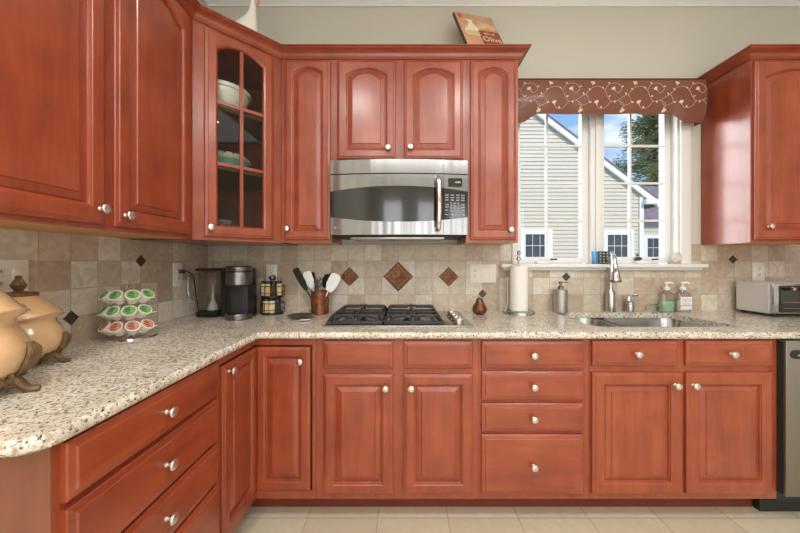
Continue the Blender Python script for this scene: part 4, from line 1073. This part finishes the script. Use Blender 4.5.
# hand soap bottles
def bottle(px, label, fill, body, lab=False):
    c = thing('soap_bottle', label, 'soap bottle', (PX(px, 2.045), 2.045, CT))
    bm = nb(); box(bm, -.042, .042, -.024, .024, 0, .002)
    bm.free(); bm = nb(); prev = None
    prof = ((.036, .018, 0), (.042, .023, .004), (.044, .025, .015), (.046, .025, .105), (.040, .022, .120), (.022, .016, .130), (.014, .014, .134), (.014, .014, .142))
    def shell(bm, prof):
        prev = None; n = 28
        for a, b, z in prof:
            cur = []
            for i in range(n):
                t = 2*PI*i/n; ct_, st_ = math.cos(t), math.sin(t)
                cur.append(bm.verts.new((a*math.copysign(abs(ct_)**.6, ct_), b*math.copysign(abs(st_)**.6, st_), z)))
            if prev:
                for i in range(n): bm.faces.new((prev[i], prev[(i+1) % n], cur[(i+1) % n], cur[i]))
            else: bm.faces.new(cur[::-1])
            prev = cur
        bm.faces.new(prev)
    shell(bm, prof); b = obj('bottle', bm, body, c, 50)
    if fill:
        bm = nb(); shell(bm, [(a*.93, b_*.93, z+.002) for a, b_, z in prof[:3]]+[(.042, .023, .068)]); obj('liquid', bm, fill, c, 50)
    if lab:
        bm = nb(); box(bm, -.036, .036, -.0265, -.0255, .02, .10, .0)
        lb = obj('bottle_label', bm, M_whitep, c)
        bm = nb()
        for k, z in enumerate((.085, .074, .060, .050)):
            tube(bm, smoothpath([(-.026+.009*i, -.0268, z+.004*math.sin(i*2.1+k)) for i in range(7)], 3), .0012, 5)
        obj('label_script', bm, M_grey, lb)
    bm = nb(); lathe(bm, [(.016, .1405), (.017, .144), (.017, .158), (.012, .161), (.005, .162), (.005, .180), (.013, .182), (.013, .192), (0, .194)], 20); tube(bm, [(0, 0, .187), (.02, -.012, .188), (.03, -.018, .184)], [.006, .006, .004], 8)
    obj('pump', bm, M_whitep, c)
bottle(666.5, 'clear pump bottle of green hand soap, right of the faucet', mat('green_gel', srgb(160, 214, 170), .3), M_clear)
bottle(682.6, 'clear pump bottle with white label, beside the green hand soap', mat('clear_gel', srgb(214, 208, 196), .3), M_clear, True)
bm = nb(); zc = .045
x0_, x1_ = PX(655.5, 2.0), PX(694, 2.0)
tube(bm, [(x0_, 2.012, CT+zc), (x1_, 2.012, CT+zc), (x1_, 2.078, CT+zc), (x0_, 2.078, CT+zc), (x0_, 2.012, CT+zc)], .0018, 6)
tube(bm, [(x0_, 2.012, CT+.002), (x1_, 2.012, CT+.002), (x1_, 2.078, CT+.002), (x0_, 2.078, CT+.002), (x0_, 2.012, CT+.002)], .0018, 6)
for x in (x0_, x1_):
    for y in (2.012, 2.078): tube(bm, [(x, y, CT), (x, y, CT+zc)], .0018, 6)
tag(obj('wire_caddy', bm, M_chrome), 'thin chrome wire caddy around the two hand soap bottles', 'caddy')

# sponge in the sink
bm = nb(); box(bm, 1.60, 1.66, 1.62, 1.72, CT-CTH-.052, CT-CTH-.03, .006)
tag(obj('sponge', bm, mat('blue_sponge', srgb(120, 170, 205), .9, bump=1, bscale=300)), 'small blue sponge at the right end of the sink', 'sponge')

# ---------------------------------------------------------------- toaster oven
ox0, oy0, oy1, oz0, oz1 = 2.125, 1.845, 2.055, CT+.018, 1.098
c = thing('toaster_oven', 'silver toaster oven with a black glass door at the right end of the worktop', 'toaster oven', (ox0, oy0, CT))
hh = oz1-CT
bm = nb(); prism(bm, [(0, .02), (0, .21), (.40, .21), (.40, .02)], .018, hh); bmesh.ops.bevel(bm, geom=bm.edges[:], offset=.006, segments=2, affect='EDGES')
obj('body', bm, mat('silver_paint', (.70, .70, .72, 1), .35, .5), c)
bm = nb(); box(bm, .003, .40, -.004, .022, .022, hh-.004, .005); fc = obj('front_frame', bm, M_steel, c)
bm = nb(); box(bm, .03, .375, -.012, -.003, .03, hh-.014, .003); dr = obj('door', bm, M_glassb, c)
bm = nb(); tube(bm, smoothpath([(.05, -.012, hh-.03), (.052, -.034, hh-.03), (.075, -.036, hh-.03), (.33, -.036, hh-.03), (.352, -.034, hh-.03), (.354, -.012, hh-.03)], 4), .008, 12); obj('handle', bm, M_black, dr)
bm = nb(); lathe(bm, [(0, -.012), (.010, -.01), (.012, 0), (.010, .01), (0, .012)], 16, T(.072, -.037, hh-.03) @ R(PI/2, 'Y')); obj('handle_end', bm, M_chrome, dr)
bm = nb(); 
for z in (.055, .09): tube(bm, [(.045, -.0125, z), (.36, -.0125, z)], .0012, 6)
obj('rack_lines', bm, M_chrome, dr)
for x in (.03, .37):
    for y in (.025, .19): bm = nb(); lathe(bm, [(.012, 0), (.014, .018)], 12, T(x, y, 0)); obj('foot', bm, M_black, c)

# ---------------------------------------------------------------- sill trinkets
c = thing('box', 'small blue box with black and white patterned front on the window sill', 'box', (PX(599.5, 2.1), 2.10, OZ0))
bm = nb(); box(bm, -.040, .040, -.022, .022, 0, .083, .001); obj('carton', bm, mat('blue_card', srgb(64, 130, 176), .5), c)
bm = nb(); box(bm, -.022, .041, -.0235, -.0218, 0.001, .082)
fr_ = obj('front_face', bm, mat('black_card', srgb(44, 46, 48), .5), c)
bm = nb()
rr_ = random.Random(5)
for i in range(3):
    for j in range(4):
        x = -.015+.0245*i*.85; z = .012+.019*j; tube(bm, smoothpath([(x+rr_.uniform(-.003, .003), -.0242, z-.006), (x+.006, -.0242, z+rr_.uniform(-.002, .006)), (x+.011, -.0242, z-.005), (x+.008, -.0242, z+.007)], 3), .0013, 5)
obj('pattern', bm, M_whitep, fr_)
c = thing('figurine', 'tiny brown bird figurine on the right window crank', 'figurine', (PX(638.5, 2.125), 2.125, OZ0+.0225))
bm = nb(); lathe(bm, [(0, 0), (.014, .002), (.020, .012), (.014, .022), (0, .026)], 16, T(0, 0, 0) @ Matrix.Diagonal((1.3, .8, 1, 1))); obj('body', bm, mat('brown_glaze', srgb(98, 62, 44), .3, var=.3, vscale=60), c)
bm = nb(); lathe(bm, [(0, -.009), (.009, -.003), (.009, .004), (0, .010)], 12, T(-.006, 0, .036)); tube(bm, [(-.012, 0, .035), (-.022, 0, .033)], [.003, .001], 6); obj('head', bm, M_dark, c)
c = thing('trinket', 'oval shell-rimmed trinket on a small foot at the right end of the sill', 'trinket', (PX(677.5, 2.085), 2.085, OZ0))
bm = nb(); lathe(bm, [(.022, 0), (.023, .004), (.012, .010), (.010, .016), (0, .016)], 20); obj('foot', bm, mat('tan_foot', srgb(190, 168, 136), .4), c)
bm = nb(); M = T(0, 0, .045) @ R(PI/2, 'X') @ Matrix.Diagonal((1.25, 1, 1, 1)); lathe(bm, [(.0, -.003), (.022, -.003), (.026, .001), (.022, .004), (0, .004)], 24, M)
obj('plaque', bm, mat('trinket_face', srgb(205, 205, 200), .3, var=.3, vscale=70), c)
bm = nb()
for i in range(22):
    a = 2*PI*i/22; lathe(bm, [(0, -.005), (.005, 0), (0, .005)], 8, T(.037*math.cos(a), 0, .045+.030*math.sin(a)))
obj('shell_rim', bm, mat('shell', srgb(232, 208, 178), .4), c)

# ---------------------------------------------------------------- inside the glass cabinet
def gp(s, dep): # s along the diagonal from its left end, dep behind the face
    a = PI/4; return (UX+s*math.cos(a)-dep*math.sin(a), LU1+s*math.sin(a)+dep*math.cos(a))
x, y = gp(.175, .17)
c = thing('mixing_bowl', 'large white ribbed mixing bowl on the top shelf of the glass cabinet', 'bowl', (x, y, 2.0))
bm = nb(); lathe(bm, [(.06, 0), (.065, .004), (.09, .03), (.118, .08), (.130, .118), (.136, .12), (.138, .135), (.134, .14), (.128, .136), (.11, .08), (.07, .03), (0, .02)], 48, cap=True); obj('bowl', bm, M_ceram, c)
bm = nb()
for z, r in ((.122, .137), (.136, .138)): tube(bm, [(r*math.cos(2*PI*i/48), r*math.sin(2*PI*i/48), z) for i in range(49)], .003, 6)
obj('rim_bands', bm, M_ceram, c)
x, y = gp(.19, .16)
c = thing('baking_dish', 'teal baking dish on the middle shelf of the glass cabinet', 'dish', (x, y, 1.70))
bm = nb(); lathe(bm, [(.07, 0), (.075, .004), (.105, .03), (.12, .052), (.126, .055), (.124, .058), (.10, .034), (.06, .012), (0, .01)], 40); obj('dish', bm, mat('teal_glaze', srgb(118, 180, 166), .15, coat=.5), c)
c = thing('serving_bowl', 'cream bowl painted with dark leaves, resting in the teal dish', 'bowl', (x, y, 1.711))
bm = nb(); lathe(bm, [(.045, 0), (.05, .002), (.085, .036), (.118, .058), (.120, .062), (.112, .068), (.092, .084), (.05, .096), (0, .1)], 40); obj('bowl', bm, mat('cream_pottery', srgb(214, 190, 166), .3), c)
bm = nb()
for i in range(16):
    a = 2*PI*i/16; f = lambda r, da, z: (r*math.cos(a+da), r*math.sin(a+da), z)
    tube(bm, [f(.112, 0, .069), f(.101, .06, .079), f(.088, .02, .0875)], [.002, .005, .001], 6)
obj('leaf_pattern', bm, mat('leaf_brown', srgb(84, 50, 36), .4), c)
M_bl = mat('blue_pattern', srgb(150, 176, 190), .25, var=.45, vscale=50)
z = UZ0+.0201
stack = [(.19, .15, 'widest blue and white plate at the bottom of the glass cabinet', .12), (.19, .15, 'blue patterned plate lying on the widest plate in the glass cabinet', .11), (.19, .15, 'upper plate of the blue stack in the glass cabinet', .10)]
for s, dp, lb, r in stack:
    x, y = gp(s, dp)
    bm = nb(); lathe(bm, [(r*.55, 0), (r*.6, .002), (r, .014), (r, .017), (r*.6, .006), (0, .005)], 40)
    o = obj('plate', bm, M_bl, loc=(x, y, z)); tag(o, lb, 'plate', 'plates in the glass cabinet'); z += .0165
x, y = gp(.15, .13)
c = thing('small_bowl', 'small patterned bowl on top of the plate stack in the glass cabinet', 'bowl', (x, y, z+.001))
bm = nb(); lathe(bm, [(.03, 0), (.032, .004), (.055, .03), (.062, .045), (.058, .045), (.03, .012), (0, .01)], 32); obj('bowl', bm, mat('dark_pattern', srgb(120, 130, 120), .25, var=.7, vscale=60), c)

# ---------------------------------------------------------------- on top of the cabinets
bm = nb()
M_ol = mat('plaque_orange', srgb(214, 160, 124), .55, var=.12, vscale=9)
BL = Vector((.392, 1.80, 2.4055)); Uv = Vector((.25, .085, .022)); Vv = Vector((-.062, .17, .397))
Uh, Vh = Uv.normalized(), Vv.normalized(); Wd, Hd = Uv.length, Vv.length
Nn = Uh.cross(Vh).normalized(); Vh = Nn.cross(Uh)
PM = Matrix((Uh, Vh, Nn)).transposed().to_4x4(); BL.z = 2.3615; PM.translation = BL
c = thing('wall_plaque', 'orange kitchen plaque with a cream jug and the word Oliva, leaning above the cabinets', 'plaque', BL); c.matrix_world = PM
bm = nb(); box(bm, 0, Wd, 0, Hd, -.022, 0, .001); obj('panel', bm, M_ol, c)
bm = nb(); box(bm, -.0008, 0, .0, Hd, -.022, -.001); box(bm, 0, Wd, -.001, 0, -.022, -.001); obj('edge', bm, mat('dark_edge', srgb(88, 78, 66), .7), c)
def flat(bm, poly, z0=.0002, z1=.0012, mi=0): prism(bm, poly, z0, z1, mi=mi)
M_crm = mat('cream_print', srgb(238, 226, 190), .55); M_red = mat('redbrown_print', srgb(150, 74, 50), .55)
cx_, b0 = .085, Hd-.21
L_ = [(.050, 0), (.062, .02), (.060, .045), (.040, .07), (.022, .095), (.014, .12), (.016, .135), (.026, .15)]
poly = [(cx_-a-(.012 if i == 7 else 0), b0+b) for i, (a, b) in enumerate(L_)][::-1]+[(cx_+a, b0+b) for a, b in L_]
bm = nb(); flat(bm, poly); obj('jug_print', bm, M_crm, c, smooth=0)
bm = nb(); flat(bm, [(cx_-.048, b0+.006), (cx_+.048, b0+.006), (cx_+.056, b0+.024), (cx_+.05, b0+.040), (cx_-.05, b0+.040), (cx_-.056, b0+.024)], .0012, .0018); obj('jug_shade', bm, mat('olive_print', srgb(206, 196, 150), .55), c, smooth=0)
bm = nb(); flat(bm, [(.03+.017*math.cos(t*PI/10), Hd-.035+.017*math.sin(t*PI/10)) for t in range(20)]); obj('seal', bm, mat('seal_print', srgb(190, 104, 72), .55), c, smooth=0)
bm = nb(); flat(bm, [(.118, Hd-.30), (Wd-.002, Hd-.30), (Wd-.002, Hd-.155), (.118, Hd-.155)], .0013, .002); obj('band', bm, M_red, c, smooth=0)
bm = nb()
for k in range(12):
    a = math.radians(20+k*13); bx_, by_ = .195+.03*math.cos(a)*.6, Hd-.14+.012*math.sin(a)
    e = Vector((math.cos(a), math.sin(a))); nn = Vector((-e.y, e.x)); ln = .055+.012*(k % 3)
    flat(bm, [(bx_, by_), tuple(Vector((bx_, by_))+e*ln*.5+nn*.006), tuple(Vector((bx_, by_))+e*ln), tuple(Vector((bx_, by_))+e*ln*.5-nn*.006)])
obj('leaf_print', bm, mat('leaf_cream', srgb(230, 196, 150), .55), c, smooth=0)
textobj('title', 'Oliva', .062, M_crm, c, T(.190, Hd-.235, .0025))
textobj('subtitle', 'olio di', .03, M_crm, c, T(.185, Hd-.182, .0025))
bm = nb(); tube(bm, [(Wd*.5-.006, Hd, -.01), (Wd*.5, Hd+.008, -.01), (Wd*.5+.006, Hd, -.01)], .0015, 6); obj('hanger', bm, M_pewter, c)

# goose
GY = 1.76; c = thing('goose_figurine', 'white ceramic goose figurine with a pink beak on top of the corner cabinet', 'figurine', (PX(247, GY), GY, UZ1+.0005))
bm = nb(); prev = None; base = Vector(c.location)
secs = [(2.361, 236, 262, .045), (2.375, 224, 266, .062), (2.42, 214, 264, .075), (2.46, 218, 259, .07), (2.488, 226, 257.5, .056), (2.52, 233, 257, .042), (2.545, 239.5, 256.7, .033), (2.565, 244.5, 256.4, .026), (2.60, 248.8, 256, .019), (2.65, 250.6, 255.6, .0155), (2.70, 251, 256, .016), (2.725, 250.8, 257.4, .018), (2.745, 251.5, 257.5, .016), (2.757, 253, 256.5, .008)]
n = 24
for z, l_, r_, hy in secs:
    a, b = PX(l_, GY)-base.x, PX(r_, GY)-base.x
    cur = [bm.verts.new(((a+b)/2+(b-a)/2*math.cos(2*PI*i/n), hy*math.sin(2*PI*i/n), z-base.z)) for i in range(n)]
    if prev:
        for i in range(n): bm.faces.new((prev[i], prev[(i+1) % n], cur[(i+1) % n], cur[i]))
    else: bm.faces.new(cur[::-1])
    prev = cur
bm.faces.new(prev); obj('body', bm, M_ceram, c, 60)
bm = nb(); hx_ = PX(256.5, GY)-base.x
tube(bm, smoothpath([(hx_, 0, 2.728-base.z), (hx_+.014, 0, 2.70-base.z), (hx_+.012, 0, 2.66-base.z), (hx_+.002, -.002, 2.63-base.z)], 4), [.010]*5+[.009]*4+[.008, .008, .007, .005], 10); obj('beak', bm, mat('pink_beak', srgb(206, 140, 126), .35), c)
for s in (-1, 1):
    bm = nb(); lathe(bm, [(0, -.003), (.003, 0), (0, .003)], 8, T(PX(254, GY)-base.x, s*.0165, 2.727-base.z)); obj('eye', bm, M_black, c)

# ---------------------------------------------------------------- ceiling lights (recessed)
for i, (x, y, lb) in enumerate(((-.50, .0, 'recessed ceiling light above the left worktop'), (.57, .06, 'recessed ceiling light in front of the cooktop'), (1.5, .08, 'recessed ceiling light in front of the sink'),
                (-.5, -1.5, 'recessed ceiling light at the rear left of the room'), (.5, -1.5, 'recessed ceiling light at the rear middle of the room'), (1.5, -1.5, 'recessed ceiling light at the rear right of the room'))):
    c = thing('ceiling_light', lb, 'ceiling light', (x, y, CEIL), 0, 'recessed ceiling lights')
    bm = nb(); lathe(bm, [(.075, 0), (.095, 0), (.095, -.004), (.078, -.006), (.075, 0)], 32, cap=False); obj('trim_ring', bm, M_white, c)
    bm = nb(); lathe(bm, [(.074, -.0005), (.074, -.003), (0, -.003)], 32, cap=True); obj('diffuser', bm, M_bulb, c)
    l = light('downlight', 'AREA', (0, 0, -.012), (0, 0, 0), CAN_ENERGY, (1, .94, .86), shape='DISK', size=.15); l.parent = c

# ---------------------------------------------------------------- outside
HY = 8.0
def siding_mat():
    m = bpy.data.materials.new('vinyl_siding'); m.use_nodes = True
    t = m.node_tree; p = t.nodes['Principled BSDF']; p.inputs['Base Color'].default_value = srgb(205, 196, 180); p.inputs['Roughness'].default_value = .6
    return m
M_sid = siding_mat(); M_out = mat('outdoor_white', srgb(236, 236, 234), .5); M_shin = mat('shingles', srgb(128, 112, 116), .85, var=.3, vscale=6, bump=1, bscale=20)
M_wg = mat('dark_window', srgb(70, 72, 76), .2, var=.2, vscale=2)
xc, xl = PX(642.5, HY), -3.2
zc_ = PZ(196, HY); apx = (xc+xl)/2; slope = .76; apz = zc_+slope*(xc-apx)
house = thing('house', 'beige sided neighbouring house with a white-trimmed gable outside the window', 'house', (apx, HY, 0))
def rz_(x): return apz-slope*abs(x-apx)
# siding: saw-tooth boards clipped to the gable
bm = nb(); pitch = .0955; z = -.2
while z < apz:
    z1 = min(z+pitch, apz)
    def span(zz):
        if zz <= zc_: return xl, xc
        d_ = (apz-zz)/slope; return apx-d_, apx+d_
    a0, a1 = span(z); b0_, b1_ = span(z1)
    v = [bm.verts.new(q) for q in ((a0-apx, -.022, z), (a1-apx, -.022, z), (b1_-apx, -.002, z1), (b0_-apx, -.002, z1), (a0-apx, .0, z), (a1-apx, .0, z))]
    bm.faces.new((v[0], v[1], v[2], v[3])); bm.faces.new((v[4], v[5], v[1], v[0])); z += pitch
wv = [(xl-apx, 0), (xc-apx, 0)]
prism(bm, [(xl-apx, -.2), (xc-apx, -.2), (xc-apx, zc_), (0, apz), (xl-apx, zc_)], -4.0, -.001, R(PI/2, 'X'))
obj('siding', bm, M_sid, house, smooth=0)
bm = nb()
e = Vector((1, 0, -slope)).normalized()
for s in (1, -1):
    Lr = (xc-apx+.35)*math.sqrt(1+slope*slope)
    ang = math.atan(slope)
    M = R(ang, 'Y') if s == 1 else Matrix.Diagonal((-1, 1, 1, 1)) @ R(ang, 'Y')
    M = T(0, 0, apz) @ M; box(bm, 0, Lr, -.10, -.03, -.03, .10, M=M)
box(bm, xc-apx-.02, xc-apx+.30, -.16, -.02, rz_(xc)-.22, rz_(xc)-.10)
obj('rake_trim', bm, M_out, house, smooth=0)
bm = nb()
for s in (1, -1):
    ang = math.atan(slope); Lr = (xc-apx+.42)*math.sqrt(1+slope*slope)
    M = R(ang, 'Y') if s == 1 else Matrix.Diagonal((-1, 1, 1, 1)) @ R(ang, 'Y')
    M = T(0, 0, apz) @ M; box(bm, 0, Lr, -.12, 4.1, .10, .13, M=M)
obj('roof', bm, M_shin, house, smooth=0)
bm = nb(); box(bm, xc-apx-.10, xc-apx+.005, -.04, .03, -.2, zc_-.02); obj('corner_board', bm, M_out, house, smooth=0)
def hwin(par, bx_, by_, x0, x1, z0, z1, tr=.12):
    bm = nb()
    X0, X1 = x0-bx_, x1-bx_
    box(bm, X0-tr, X0, by_-.05, by_, z0-tr*.7, z1+tr); box(bm, X1, X1+tr, by_-.05, by_, z0-tr*.7, z1+tr); box(bm, X0, X1, by_-.05, by_, z1, z1+tr); box(bm, X0, X1, by_-.05, by_, z0-tr*.7, z0)
    for k in (1, 2): x = X0+(X1-X0)*k/3; box(bm, x-.005, x+.005, by_-.028, by_-.022, z0, z1)
    zz = (z0+z1)/2; box(bm, X0, X1, by_-.029, by_-.022, zz-.007, zz+.007)
    f = obj('window', bm, M_out, par, smooth=0)
    bm = nb(); box(bm, X0, X1, by_-.022, by_-.015, z0, z1); obj('pane', bm, M_wg, f, smooth=0)
hwin(house, apx, -.022, PX(524.5, HY), PX(546.5, HY), PZ(257, HY), PZ(234.5, HY))
hwin(house, apx, -.022, PX(606, HY), PX(627.5, HY), PZ(257, HY), PZ(235, HY))
# wing further back
WYh = 10.5
wing = thing('house_wing', 'low rear house with a purple-grey shingled roof seen past the gable corner', 'house', (10.0, WYh, 0))
ez = PZ(221, WYh)
bm = nb(); z = -.2; 
while z < ez:
    v = [bm.verts.new(q) for q in ((-3.2, -.022, z), (4, -.022, z), (4, -.002, z+pitch), (-3.2, -.002, z+pitch), (-3.2, 0, z), (4, 0, z))]
    bm.faces.new(v[:4]); bm.faces.new((v[4], v[5], v[1], v[0])); z += pitch
box(bm, -3.2, 4, 0, 5, -.2, ez); obj('siding', bm, M_sid, wing, smooth=0)
rt = PZ(186, 13.5)
bm = nb(); v = [bm.verts.new(q) for q in ((-3.4, -.3, ez), (4.2, -.3, ez), (4.2, 3, rt), (-3.4, 3, rt), (-3.4, 6, ez), (4.2, 6, ez))]
bm.faces.new((v[0], v[1], v[2], v[3])); bm.faces.new((v[3], v[2], v[5], v[4])); bm.faces.new((v[0], v[3], v[4])); bm.faces.new((v[1], v[5], v[2])); bm.faces.new((v[0], v[4], v[5], v[1]))
obj('roof', bm, M_shin, wing, smooth=0)
hwin(wing, 10.0, -.022, PX(646, WYh), PX(664, WYh), PZ(257, WYh), PZ(238.5, WYh))
bm = nb(); box(bm, -30, 40, 2.6, 60, -.4, -.25); g = obj('lawn', bm, mat('grass', srgb(96, 122, 66), .9, var=.3, vscale=2)); g['kind'] = 'structure'; g.name = 'ground'

# trees
def tree(label, x, y, h, rad, trunk_r, seed, n=3800, zlow=.25, shape='pine', leaf=.16, col=(74, 86, 52)):
    rnd = random.Random(seed); t = thing('tree', label, 'tree', (x, y, -.3))
    bm = nb(); tube(bm, smoothpath([(0, 0, 0), (.05, 0, h*.4), (-.05, .05, h*.75), (0, 0, h*.97)], 5), [trunk_r*(1-.85*i/15) for i in range(16)], 10)
    blobs = []
    for k in range(26):
        f = zlow+(1-zlow)*(k+.5)/26; a = k*2.4; rr = rad*(1-f)**.55*rnd.uniform(.55, 1.05)
        p = Vector((math.cos(a)*rr, math.sin(a)*rr, h*f+rnd.uniform(-.1, .2)*1.0))
        tube(bm, smoothpath([(0, 0, h*f-.4), p*.5+Vector((0, 0, h*f*.5-.15)), p], 4), [.05*(1-.09*i) for i in range(9)], 6)
        blobs.append((p, rad*rnd.uniform(.22, .36)))
        blobs.append((Vector((p.x*.5, p.y*.5, p.z+.1)), rad*rnd.uniform(.2, .34)))
    obj('trunk', bm, mat('bark', srgb(84, 70, 58), .9, var=.3, vscale=6), t)
    bm = nb()
    for i in range(n):
        p, r = blobs[rnd.randrange(len(blobs))]
        d = Vector((rnd.gauss(0, 1), rnd.gauss(0, 1), rnd.gauss(0, .7))).normalized()*r*rnd.uniform(.3, 1.05)
        q = p+d; a, b_ = rnd.uniform(0, 6.28), rnd.uniform(-.9, .9)
        M = T(*q) @ R(a, 'Z') @ R(b_, 'X'); s = leaf*rnd.uniform(.5, 1.2)
        v = [bm.verts.new(M @ Vector(k_)) for k_ in ((-s, 0, 0), (0, -s*.35, .03), (s, 0, 0), (0, s*.35, .03))]
        bm.faces.new(v)
    lf = obj('foliage', bm, mat('leaves', srgb(*col), .8, var=.35, vscale=1.5), t, smooth=0)
    return t
tree('tall dark green conifer rising behind the rear house roof', PX(655, 20), 20, 12.4, 2.9, .26, 11, 17000, .34, leaf=.15, col=(122, 132, 92))
tree('bare-branched shrub tree left of the tall conifer', PX(617, 24), 24, 9.2, 1.3, .12, 4, 260, .5, leaf=.1, col=(140, 132, 96))
